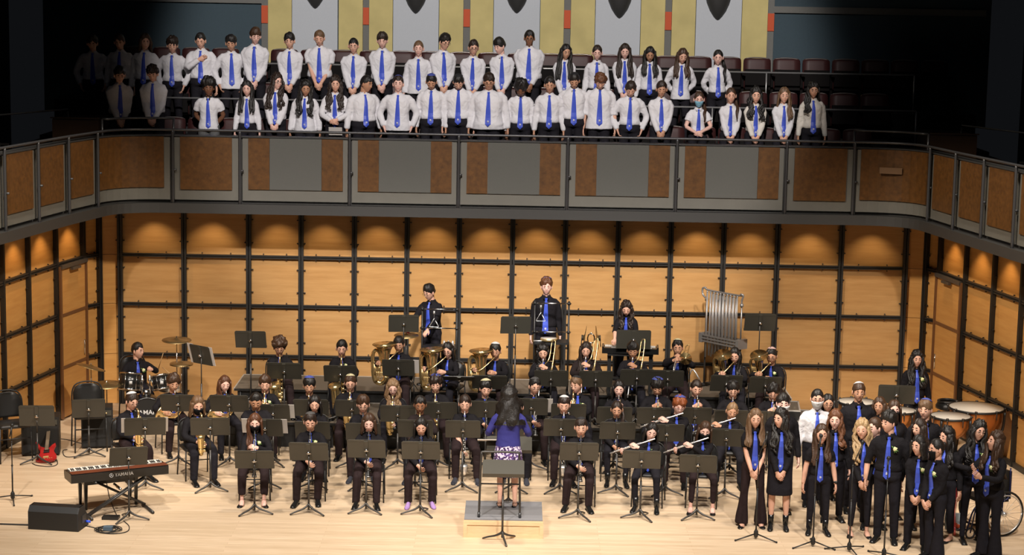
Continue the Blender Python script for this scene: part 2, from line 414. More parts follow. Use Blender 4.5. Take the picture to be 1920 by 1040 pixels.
mb = MB(); ribbon(mb, full, -0.2, 0.0, 4.66, 4.68); struct(mb.build('trim_5', M_ledge, smooth=False))
# balcony slab behind
mb = MB()
mb.box((0, 33.4, 3.49), (16.5, 4.1, 0.12)); struct(mb.build('ceiling', M_ledge, smooth=False))
mb = MB()
mb.box((0, 31.95, 3.76), (14.2, 0.95, 0.48)); mb.box((0, 32.98, 4.05), (16, 1.1, 1.0)); mb.box((0, 34.1, 4.32), (16, 1.2, 1.56))
o = struct(mb.build('floor_tiers', M_dark, smooth=False)); o.name = 'floor_balcony'
def side_floors():
  for s, nm in ((-1, 'floor_left'), (1, 'floor_right')):
    mb = MB(); q = [np.array(p) for p in (BX if s < 0 else BR)]
    q = q + [np.array([s*6.9, 31.0])] if s < 0 else [np.array([s*6.9, 31.0])] + q
    Rg = [[(p[0]+s*.16, p[1], 3.52), (s*9.1, p[1], 3.52), (s*9.1, p[1], 4.0), (p[0]+s*.16, p[1], 4.0)] for p in q]
    mb.rings(Rg, 0, True); struct(mb.build(nm, M_dark, smooth=False))

# fascia bays
side_floors()
def bay(a, b, path, kind, idx, lab):
    """kind 'mid' burl/grey/burl, 'burl' all burl"""
    root = empty('balcony_panel'); root.parent = WF; root['label'] = lab
    m = MB(); ribbon(m, path, -0.05, 0.0, 3.63, 4.645); m.build('backing', M_back, root, smooth=False)
    if kind == 'mid':
        ax, bx = a[0]+0.13, b[0]-0.11; w = bx-ax
        for x0, x1, nm, mt in ((ax, ax+w*0.225, 'burl_panel', M_burl), (ax+w*0.225, bx-w*0.225, 'grey_panel', M_fabgrey), (bx-w*0.225, bx, 'burl_panel', M_burl)):
            m = MB(); m.box(((x0+x1)/2, FY-0.013, 4.235), (x1-x0-0.004, 0.03, 0.835)); m.build(nm, mt, root, smooth=False)
    else:
        # inset panel along the path
        P = [np.array(p) for p in path]; L = [0]
        for i in range(1, len(P)): L.append(L[-1]+np.linalg.norm(P[i]-P[i-1]))
        def samp(s):
            for i in range(1, len(P)):
                if s <= L[i]+1e-9:
                    t = (s-L[i-1])/(L[i]-L[i-1]); return P[i-1]*(1-t)+P[i]*t
            return P[-1]
        q = [samp(s) for s in np.linspace(0.06 if len(P) > 3 else 0.10, L[-1]-0.10, max(3, len(P)))]
        m = MB(); ribbon(m, q, -0.002, 0.028, 3.80 if len(P) <= 3 else 3.83, 4.655); m.build('burl_panel', M_burl, root, smooth=False)
    return root
k = 0
allp = [np.array(p) for p in BX] + [np.array(p) for p in BM] + [np.array(p) for p in BR]
for i in range(len(allp)-1):
    a, b = allp[i], allp[i+1]
    d = (b-a)/np.linalg.norm(b-a)
    ins = 0.035
    if i == 5: path = curve_pts(a+np.array([.01, .03]), b-d*ins, (-6.5, FY+0.02)); kind = 'burl'
    elif i == 13: path = curve_pts(a+d*ins, b+np.array([-.01, .03]), (6.5, FY+0.02)); kind = 'burl'
    else:
        path = [a+d*ins, (a+b)/2, b-d*ins]; kind = 'mid' if 7 <= i <= 11 else 'burl'
    if kind == 'mid':
        lab = ['leftmost', 'second from left', 'middle', 'fourth from left', 'rightmost'][i-7] + ' balcony front panel of grey fabric between burl wood strips'
    elif i == 5: lab = 'curved burl wood balcony front panel at the left corner'
    elif i == 13: lab = 'curved burl wood balcony front panel at the right corner with a pale patch'
    elif i == 6: lab = 'straight all burl balcony front panel right of the left corner'
    elif i == 12: lab = 'straight all burl balcony front panel left of the right corner'
    elif i < 5: lab = 'burl panel on the left side balcony, %s from the corner' % ORD[5-i]
    else: lab = 'burl panel on the right side balcony, %s from the corner' % ORD[i-13]
    rt = bay(a, b, path, kind, i, lab)
    if i == 13:
        c = onz(1672, 321, 0); p = ony(1672, 321, 31.0); m = MB(); m.box((p[0], 31.075, p[2]), (0.36, 0.012, 0.10), rz=-0.30)
        m.build('pale_patch', mat('pale_patch', (0.15, 0.08, 0.035), 0.5), rt, smooth=False)

# railing : posts and top rails
zr = 4.77
root = empty('balcony_railing', (0, FY-0.1, 3.58), 0, 'long dark steel railing with posts along the balcony front', 'railing')
def rel(m): m.xf(lambda v: v - np.array([0, FY-0.1, 3.58])); return m
m = MB(); tp = offs(full, 0.055); m.tube([(p[0], p[1], zr) for p in tp], 0.021, 8); rel(m).build('top_rail', M_rail, root)
for p in offs(allp, 0.055):
    m = MB(); m.tube(spline([(p[0], p[1], 3.5), (p[0], p[1], 4.0), (p[0], p[1], 4.6), (p[0], p[1], zr)], 3), [0.024]*10, 8)
    m.box((p[0]+0.03, p[1], 4.12), (0.06, 0.025, 0.03)); rel(m).build('post', M_rail, root)
# raised inner rails near both corners
for s, (xa, xb), lab in ((-1, (-6.35, -5.56), 'left'), (1, (5.54, 6.45), 'right')):
    if s < 0: q = [p for p in cL if True]; q = [np.array([-6.62, 30.75])] + cL[2:]
    else: q = cR[:-2] + [np.array([6.64, 30.75])]
    q = [p + np.array([0, 0.16]) for p in q]
    rr = empty('guard_rail', (q[0][0], q[0][1], 4.5), 0, 'raised curved guard rail at the %s corner of the balcony' % lab, 'railing', 'raised corner guard rails')
    o0 = np.array([q[0][0], q[0][1], 4.5])
    m = MB(); m.tube([(p[0], p[1], 4.94) for p in q], 0.02, 8); m.xf(lambda v: v-o0); m.build('rail', M_rail, rr)
    for p in (q[0], q[-1]):
        m = MB(); m.tube([(p[0], p[1], 4.45), (p[0], p[1], 4.94)], 0.02, 8); m.xf(lambda v: v-o0); m.build('post', M_rail, rr)

# tier handrails
def handrail(lab, x0, x1, Y, z, zf, step=1.78, off=0.0):
    rr = empty('handrail', (0, Y, zf), 0, lab, 'handrail', 'straight handrails between the choir tiers')
    m = MB(); m.tube([(x0, 0, z-zf), (x1, 0, z-zf)], 0.016, 8); m.build('rail', M_white_rail, rr)
    x = x0
    xs = [x0, x1] + [x0+off+step*i for i in range(1, int((x1-x0)/step))]
    for x in xs:
        m = MB(); m.tube([(x, 0, 0), (x, 0, z-zf)], 0.013, 6); m.build('post', M_white_rail, rr)
handrail('pale handrail in front of the upper choir row', -6.2, 6.75, 32.48, 5.21, 4.55, 1.86, 0.22)
handrail('pale handrail behind the upper choir row', -6.4, 6.9, 33.5, 5.77, 5.1, 1.52, 0.1)

# auditorium seats behind the choir
def make_seat():
    r = empty('auditorium_seat')
    m = MB(); Rg = []
    for z, hw, t, y in ((0.34, .225, .03, .0), (0.42, .235, .035, 0.0), (0.62, .24, .035, .02), (0.80, .24, .032, .045), (0.86, .235, .028, .055), (0.885, .21, .018, .058)):
        Rg.append([(-hw, y-t, z), (-hw*.5, y-t-.008, z), (0, y-t-.01, z), (hw*.5, y-t-.008, z), (hw, y-t, z), (hw, y+t, z), (0, y+t+.01, z), (-hw, y+t, z)])
    m.rings(Rg); m.build('backrest', M_seat, r)
    m = MB(); m.box((0, -0.10, 0.52), (0.44, 0.07, 0.36), rx=-0.15); m.build('seat_pan', M_seatshell, r, smooth=False)
    m = MB()
    for s in (-1, 1):
        m = MB(); m.box((s*0.255, -0.05, 0.30), (0.03, 0.06, 0.6)); m.box((s*0.255, -0.10, 0.61), (0.04, 0.28, 0.03)); m.build('arm_frame', M_seatshell, r, smooth=False)
    m = MB(); m.tube(spline([(-.23, .05, .80), (-.215, .06, .872), (-.12, .065, .895), (0, .065, .9), (.12, .065, .895), (.215, .06, .872), (.23, .05, .80)], 3), 0.012, 6)
    m.build('metal_rim', mat('worn_rim', (0.20, 0.17, 0.16), 0.3, 0.6), r)
    return r
seat0 = make_seat(); used = False
for row, (Y, z, x0, n, nm) in enumerate(((32.22, 4.0, -5.75, 23, 'lowest'), (33.2, 4.55, -6.35, 25, 'middle'), (34.2, 5.1, -6.7, 28, 'top'))):
    for i in range(n):
        if not used: o = seat0; used = True
        else: o = copy_tree(seat0)
        o.location = (x0 + i*0.522, Y, z)
        tag(o, 'maroon folding seat, %s from left in the %s row behind the choir' % (ORD[i+1], nm), 'seat', 'auditorium seats in the %s row' % nm)
for s, nm in ((-1, 'left'), (1, 'right')):
    for i in range(4):
        o = copy_tree(seat0); o.location = (s*(8.35 - .1*i), 27.6+i*0.62, 4.0); o.rotation_euler = (0, 0, -s*R(90))
        tag(o, 'dark seat on the %s side balcony, %s from the near end' % (nm, ORD[i+1]), 'seat', 'seats on the %s side balcony' % nm)

# upper back wall and its fabric panels
UY = 34.85
mb = MB(); mb.box((0, UY+0.11, 6.9), (17, 0.2, 4.2)); WU = struct(mb.build('wall_upper', M_teal, smooth=False))
for s, nm in ((-1, 'wall_upper_left'), (1, 'wall_upper_right')):
    mb = MB(); mb.box((s*9.3, 29.5, 6.4), (0.3, 11, 5.8)); struct(mb.build(nm, M_dark, smooth=False))
def wx(px, py=60): return ony(px, py, UY)[0]
for i, (x0, x1) in enumerate(((548, 634), (737, 823), (925, 1012), (1115, 1200), (1303, 1389))):
    a, b = wx(x0), wx(x1); m = MB(); m.box(((a+b)/2, UY-0.04, 6.7), (b-a-.01, 0.08, 3.2))
    m.build('fabric_panel', M_silverfab, WU, smooth=False)['label'] = 'silver grey fabric panel'
    cx = wx((592, 780, 969, 1161, 1345)[i], 20); zt = ony(900, (20, 26, 22, 28, 28)[i]-0, UY-.1)[2]-0.02
    prof = [(0.0, 0), (0.035, .02), (0.08, .07), (0.145, .17), (0.20, .30), (0.25, .48), (0.28, .75), (0.28, .9)]
    m = MB(); Rg = []
    for rr_, zz in prof:
        an = np.linspace(PI, 2*PI, 13); Rg.append([(cx+math.cos(t)*max(rr_, .002), UY-0.085+math.sin(t)*max(rr_, .002)*0.8, zt+zz) for t in an])
    m.rings(Rg, 0, True); tag(m.build('wall_sconce', M_sconce), 'dark shield shaped sconce on the %s silver fabric panel from left' % ORD[i+1], 'sconce', 'dark wall sconces')
for i, (x0, x1) in enumerate(((503, 548), (635, 681), (692, 737), (823, 869), (881, 925), (1012, 1057), (1069, 1115), (1200, 1246), (1258, 1303), (1389, 1438))):
    a, b = wx(x0), wx(x1); m = MB(); m.box(((a+b)/2, UY-0.035, 6.7), (b-a-.01, 0.07, 3.2))
    m.build('fabric_panel', M_gold, WU, smooth=False)['label'] = 'gold fabric panel'
for i, (x0, x1) in enumerate(((491, 503), (681, 692), (869, 881), (1057, 1069), (1246, 1258), (1438, 1450))):
    a, b = wx(x0), wx(x1); c = (a+b)/2
    z1 = ony(x0, (10, 14, 17, 19, 22, 25)[i], UY)[2]; z0 = ony(x0, (43, 46, 50, 53, 56, 58)[i], UY)[2]
    m = MB(); m.box((c, UY-0.02, 6.7), (b-a, 0.04, 3.2)); _t = struct(m.build('trim_%d' % (6+i), M_strip, smooth=False))
    m = MB(); m.box((c, UY-0.045, (z0+z1)/2), (b-a, 0.03, z1-z0)); m.build('orange_block', M_orange, _t, smooth=False)
for s, (x0, x1) in ((1, (wx(1450), 8.4)), (-1, (-8.4, wx(491)))):
    z1 = ony(1460, 12, UY)[2]; z0 = ony(1460, 24, UY)[2]
    m = MB(); m.box(((x0+x1)/2, UY-0.02, (z0+z1)/2), (x1-x0, 0.04, z1-z0)); struct(m.build('trim_%d' % (12 if s > 0 else 13), M_strip, smooth=False))
# wooden stair plinths at both ends of the tiers
for s, nm in ((-1, 'left'), (1, 'right')):
    m = MB(); m.box((s*7.15, 31.9, 4.35), (0.75, 1.1, 1.1)); m.box((s*7.75, 31.8, 4.15), (0.45, 1.0, 0.7)); m.box((s*7.15, 31.33, 4.92), (0.8, 0.02, 0.02))
    tag(m.build('stair_plinth', M_brownwood, smooth=False), 'dark wooden stepped plinth at the %s end of the choir tiers' % nm, 'plinth')
    rr = empty('stair_rail', (s*8.0, 30.5, 4.0), 0, 'thin dark stair rail beyond the %s end of the choir tiers' % nm, 'railing')
    m = MB(); m.tube([(-.7*s, 1.0, 1.05), (0.9*s, -1.2, 0.98)], 0.014); m.build('rail', M_rail, rr)
    for x, y in ((-.7*s, 1.0), (.9*s, -1.2)): m = MB(); m.tube([(x, y, 0), (x, y, 1.02)], 0.013); m.build('post', M_rail, rr)

# recessed soffit lamps washing the shell
def can(x, y, tgt, pw):
    m = MB(); m.lathe([(0.045, 0), (0.05, -0.02), (0.05, -0.05), (0.035, -0.05), (0.03, -0.015), (0, -0.015)], (x, y, 3.42), 12)
    return m
si = 0
for i in range(len(midpath)-1):
    cx = (midpath[i][0]+midpath[i+1][0])/2
    m = can(cx, 31.86, None, 0); tag(m.build('soffit_lamp', M_chrome), 'small round soffit lamp under the balcony above wall bay %s from left' % ORD[i+1], 'lamp', 'soffit lamps')
    spot('soffit_light', (cx, 31.78, 3.35), (cx+random.Random(i).uniform(-.12, .12), 32.28, 2.35), 19*(0.8 + 0.5*random.Random(i+5).random()), 42, 0.85, 0.03, (1, 0.72, 0.40))
for P_, nm in ((LPX, 'left'), (RPX, 'right')):
    for i in range(1, 6) if nm == 'left' else range(2, 7):
        a, b = np.array(P_[i]), np.array(P_[i+1]) ; c = (a+b)/2; d = (b-a)/np.linalg.norm(b-a); n = np.array([-d[1], d[0]])
        if n @ (np.array([0, 24.])-c) < 0: n = -n
        q = c + n*0.36
        spot('soffit_light', (q[0], q[1], 3.32), (c[0], c[1], 2.3), 20, 42, 0.85, 0.03, (1, 0.66, 0.33))

# ---- risers
def riser(lab, x0, x1, y0, y1, z0, z1, fold):
    rr = empty('stage_riser', ((x0+x1)/2, (y0+y1)/2, 0), 0, lab, 'riser', 'carpeted stage risers')
    W, D = x1-x0, y1-y0
    m = MB(); m.box((0, 0, z1-0.02), (W, D, 0.04)); m.build('deck', M_carpet, rr, smooth=False)
    m = MB()
    m.box((0, -D/2-0.004, z1-0.018), (W, 0.01, 0.036)); m.build('front_edge', M_black, rr, smooth=False)
    m = MB(); m.box((0, D/2, z1-0.01), (W+.02, 0.025, 0.03))
    for s in (-1, 1): m.box((s*W/2, 0, z1-0.01), (0.02, D, 0.03))
    m.build('metal_edge', M_alu, rr, smooth=False)
    m = MB(); m.box((0, -D/2+0.05, (z0+z1-.04)/2), (W-0.1, 0.02, z1-.04-z0)); m.build('skirt', M_black, rr, smooth=False)
    for k_ in range(4):
        m = MB(); x = -W/2+0.1+k_*(W-.2)/3
        for y in (-D/2+.03, D/2-.06): m.tube([(x, y, 0), (x, y, z1-.03)], 0.02, 6)
        m.tube([(x, -D/2+.03, .1), (x, D/2-.06, .1)], 0.012, 6); m.build('leg_frame', M_black, rr)
n_ = 5
for i in range(n_):
    a = -4.5 + i*9.1/n_; b = a + 9.1/n_ - 0.01
    riser('%s lower carpeted riser from the left under the brass players' % ORD[i+1], a, b, 29.27, 30.78, 0.0, 0.40, 0)
for i in range(n_):
    a = -4.5 + i*9.1/n_; b = a + 9.1/n_ - 0.01
    riser('%s higher carpeted riser from the left against the back wall' % ORD[i+1], a, b, 30.80, 31.96, 0.40, 0.60, 0)

# ================================================================== PEOPLE
def rotx(a): c, s = math.cos(a), math.sin(a); return np.array([[1, 0, 0], [0, c, -s], [0, s, c]])
def roty(a): c, s = math.cos(a), math.sin(a); return np.array([[c, 0, s], [0, 1, 0], [-s, 0, c]])
def rotz(a): c, s = math.cos(a), math.sin(a); return np.array([[c, -s, 0], [s, c, 0], [0, 0, 1]])
def sst(x): x = np.clip(x, 0, 1); return x*x*(3-2*x)

NLO, NLA = 34, 26
def sph():
    u = np.arange(NLO)*2*PI/NLO; az = u - 0.45*np.sin(u)          # columns gather towards the face (az=0 is the front)
    th = PI*(0.015+0.97*np.arange(NLA)/(NLA-1))
    D = np.zeros((NLA, NLO, 3))
    for i, t in enumerate(th): D[i] = np.stack([np.sin(t)*np.sin(az), -np.sin(t)*np.cos(az), -np.full(NLO, np.cos(t))], 1)
    A = np.tile(np.where(az > PI, az-2*PI, az), (NLA, 1))
    return D, A
SD, SA = sph()
def head_base(D, fw=1.0):
    P = D * np.array([0.0725*fw, 0.095, 0.119])
    t = np.clip(-D[..., 2], 0, 1)
    P[..., 0] *= 1 - 0.36*t**1.5
    back = D[..., 1] > 0
    P[..., 1] = np.where(back, P[..., 1]*(1-0.45*t), P[..., 1]*0.95)
    P[..., 2] = np.where(back & (D[..., 2] < 0), P[..., 2]*(1-0.25*D[..., 1]), P[..., 2])
    return P
def head_geo(seed, fw=1.0, smile=0, mouth_open=0):
    rg = random.Random(seed); D = SD; P = head_base(D, fw)
    dx, dy, dz = D[..., 0], D[..., 1], D[..., 2]; fr = dy < 0
    g = lambda x0, z0, sx, sz: np.exp(-((dx-x0)/sx)**2-((dz-z0)/sz)**2)*fr
    off = np.zeros_like(dx)
    nl = 0.021+rg.uniform(-.003, .004)
    tt = np.clip((0.20-dz)/0.36, 0, 1)
    off += np.exp(-(dx/0.15)**2)*fr*nl*np.where((dz < 0.22) & (dz > -0.30), tt*sst((dz+0.30)/0.10), 0)
    off += g(.16, -.17, .08, .07)*.006 + g(-.16, -.17, .08, .07)*.006
    off -= g(.36, .06, .17, .12)*.012 + g(-.36, .06, .17, .12)*.012
    off += g(.36, .24, .25, .07)*.005 + g(-.36, .24, .25, .07)*.005
    off += g(0, -.42, .30, .05)*.006 + g(0, -.54, .26, .05)*.006 - g(0, -.48, .28, .025)*.004 - (g(0, -.49, .16, .05)*.015 if mouth_open else 0)
    off += g(0, -.84, .35, .14)*.010
    off += (g(.55, -.2, .2, .2)+g(-.55, -.2, .2, .2))*(.004+.006*smile)
    P[..., 1] -= off
    return P
def head_faces_mats(P):
    """0 skin 1 lips 2 brow(hair) 3 dark"""
    n = NLO; mats = []
    for i in range(NLA-1):
        for j in range(n):
            d = (SD[i, j]+SD[i+1, (j+1) % n])/2; m = 0
            if d[1] < 0:
                if abs(d[0]) < 0.24 and -.56 < d[2] < -.40: m = 1
                if .17 < abs(d[0]) < .48 and .21 < d[2] < .285: m = 2
            mats.append(m)
    mats += [0, 0]
    return mats

HAIR = dict(short=(.016, .004), buzz=(.009, .001), vol=(.028, .009), curly=(.034, .014), afro=(.056, .018), long=(.018, .004), longcurly=(.026, .012),
            bob=(.022, .005), big=(.050, .020), pony=(.012, .002), bun=(.013, .002), hat=(.01, .0), shag=(.024, .008))
def hair_part(o_parent, style, hm, Hx, Tx, neckz, rg, side=0, loose_=0):
    T, na = HAIR[style]
    D = SD; az = np.abs(SA)*180/PI
    male = style in ('short', 'buzz', 'vol', 'curly', 'afro', 'shag')
    thr = np.interp(az, [0, 30, 55, 75, 100, 130, 180], [.50, .46, .28, -.02, -.12, -.42, -.50] if male else [.56, .50, .20, .0, -.10, -.5, -.6])
    if style in ('vol', 'curly', 'afro', 'shag'): thr = thr - .10*(az < 60)
    seed = rg.uniform(0, 50)
    base = head_base(D)
    jag = np.array([[noise.noise(Vector((D[i, j, 0]*3.1+seed, D[i, j, 1]*3.1, 0))) for j in range(NLO)] for i in range(NLA)])
    thr = thr + jag*(.22 if male else .05)*(az < 100)
    k = sst((D[..., 2]-thr)/0.05)
    kk = sst((D[..., 2]-thr)/0.55)
    nn = np.zeros_like(k)
    fq = 9 if style in ('curly', 'afro', 'longcurly', 'big') else 5
    for i in range(NLA):
        for j in range(NLO):
            p = Vector(D[i, j].tolist())*fq*0.5; nn[i, j] = noise.noise(p + Vector((seed, 0, 0)))*1.3
    top = np.clip(D[..., 2], 0, 1)
    th = (.0045 + (T*(0.6+0.6*top) + na*nn*(1.5 if na > .01 else 1))*(kk if na < .01 else np.sqrt(kk)))*k - 0.010*(1-k)
    if not male:   # centre parting
        th -= 0.008*np.exp(-(D[..., 0]/0.10)**2)*k*(D[..., 1] < 0.3)
    P = base + D*th[..., None]
    mb = MB(); mb.rings(P); mb.V = [Hx(v) for v in mb.V]
    wav = dict(longcurly=.022, big=.05, long=.006, bob=.008).get(style, .006)
    def lock(pts, r):
        q = spline(pts, 4); n = len(q); ph = rg.uniform(0, 6)
        for i in range(n): q[i, 0] += wav*math.sin(i*1.1+ph)*min(1, i/4); q[i, 1] += wav*.5*math.cos(i*1.3+ph)*min(1, i/4)
        rr = np.interp(np.linspace(0, 1, n), np.linspace(0, 1, len(r)), [a for a in r])
        if style == 'longcurly': rr = rr*(1+.22*np.sin(np.arange(n)*1.7+ph))
        mb.tube(q, np.stack([rr, rr*.55], 1), 8, 0, side=(1, 0, 0))
    if style in ('long', 'longcurly', 'bob', 'big'):
        L = {'long': .36, 'longcurly': .34, 'bob': .10, 'big': .20}[style]; bw = 1.35 if style == 'big' else 1.0
        nc = 15; angs = np.linspace(R(62), R(298), nc); rows = []
        rr = 7
        for i in range(rr):
            t = i/(rr-1); outer = []; inner = []
            for a in angs:
                sa, ca = math.sin(a), math.cos(a)
                h0 = Hx(np.array([[sa*.086, -ca*.100, .055]]))[0]; h1 = Hx(np.array([[sa*.094*bw*1.05, -ca*.098*bw, -.075]]))[0]
                e = Tx(np.array([[sa*.135*bw, .075+max(0, -ca)*.055*bw, neckz-L]]))[0] if style != 'bob' else Hx(np.array([[sa*.105, -ca*.095, -.15]]))[0]
                p = h0*(1-t*2)+h1*t*2 if t < .5 else h1*(1-(t-.5)*2)+e*(t-.5)*2
                w_ = wav*math.sin(t*9+a*5+seed)
                nrm = np.array([sa, -ca, 0])
                outer.append(p+nrm*(.012+w_*t+(.022*noise.noise(Vector((a*3, t*6, seed))) if style in ('big', 'longcurly') else 0)*min(1, t*3))); inner.append(p-nrm*.012)
            rows.append(outer+inner[::-1])
        mb.rings(rows)
        if style != 'bob':
            fl = rg.uniform(.20, .30)
            for s in (-1, 1):
                if side == 2: break
                if side and s != side: continue
                for q_ in range(5):
                    f_ = fl*rg.uniform(.78, 1.08); o_ = q_*.013; wd = rg.uniform(.8, 1.15)
                    h0 = Hx(np.array([[s*(.060+.006*q_), -.030+.010*q_, .085-.006*q_]]))[0]; h1 = Hx(np.array([[s*(.080+.004*q_), -.050+.014*q_, -.05]]))[0]
                    ex = loose_; c1 = Tx(np.array([[s*(.066+o_), -.112-ex+.006*q_, .42]]))[0]; c2 = Tx(np.array([[s*(.076+o_*1.2), -.155-ex+.006*q_, .50-f_]]))[0]; c3 = Tx(np.array([[s*(.074+o_), -.153-ex+.006*q_, .46-f_]]))[0]
                    lock([h0, h1, c1, c2, c3], np.array([.016, .021, .023, .019, .004])*wd)
        else:
            for s in (-1, 1):
                lock([Hx(np.array([[s*.066, -.045, .07]]))[0], Hx(np.array([[s*.084, -.045, -.03]]))[0], Hx(np.array([[s*.085, -.04, -.12]]))[0]], [.022, .028, .012])
    if style == 'pony':
        s = side if side else 1
        p0 = Hx(np.array([[0, .105, .03]]))[0]; p1 = Hx(np.array([[s*.07, .11, -.06]]))[0]
        c1 = Tx(np.array([[s*.12, .0, .475]]))[0]; c2 = Tx(np.array([[s*.11, -.145, .39]]))[0]; c3 = Tx(np.array([[s*.105, -.175, .24]]))[0]
        lock([p0, p1, c1, c2, c3], [.025, .03, .033, .03, .008])
    if style == 'bun':
        mb.ball(Hx(np.array([[0, .10, .05]]))[0], .035, 10, 8)
    return mb.build('hair', hm, o_parent)

def tube_hand(mb, Wr, d, pn, s, curl=0.5, sc=1.0, mi=0, spread=0.0, straight=False):
    """hand from wrist Wr along d; pn = palm normal; s side (+1 = their left hand)"""
    d = d/np.linalg.norm(d); pn = pn-d*np.dot(pn, d); pn = pn/(np.linalg.norm(pn)+1e-9); ac = np.cross(d, pn)*s   # ac points to the thumb side
    def W(p): return Wr + (d*p[0] + ac*p[1] + pn*p[2])*sc
    pal = [(-.02, 0, 0), (0.015, 0.002, 0), (.045, .004, .002), (.075, .002, .004), (.092, 0, .005)]
    mb.tube([W(p) for p in pal], np.array([(.026, .018), (.031, .017), (.040, .0165), (.042, .015), (.036, .011)])*sc, 10, mi, side=ac)
    lens = (.068, .077, .072, .056); ys = (.029, .010, -.010, -.029)
    for f in range(4):
        c = 0.08 if straight else curl*(1+0.12*f); L = lens[f]; p = np.array([.088-.004*abs(f-1), ys[f], .004]); ang = c*0.5; pts = [p.copy()]
        sp = (1.5-f)*spread
        for seg, fr in enumerate((.42, .33, .25)):
            v = np.array([math.cos(ang), sp*.25, math.sin(ang)]); p = p+v*L*fr; pts.append(p.copy()); ang += c*(1.0 if seg == 0 else .8)
        r = np.array([.0092, .0088, .0078, .0055])*(1 if f < 3 else .88)
        mb.tube([W(q) for q in pts], r*sc, 6, mi)
    th = [(.018, .026, .004), (.045, .046, .012), (.066, .050, .026), (.084, .046, .036)]
    mb.tube([W(q) for q in th], np.array([.0125, .0115, .0100, .0070])*sc, 6, mi)

def ik(Sh, Wt, L1, L2, pole):
    v = Wt-Sh; D = np.linalg.norm(v); mx = (L1+L2)*0.992
    if D > mx: Wt = Sh+v/D*mx; v = Wt-Sh; D = mx
    D = max(D, abs(L1-L2)+.02)
    a = (L1*L1-L2*L2+D*D)/(2*D); h = math.sqrt(max(L1*L1-a*a, 0)); u = v/np.linalg.norm(v)
    p = pole-u*np.dot(pole, u); p = p/(np.linalg.norm(p)+1e-9)
    return Sh+u*a+p*h, Wt

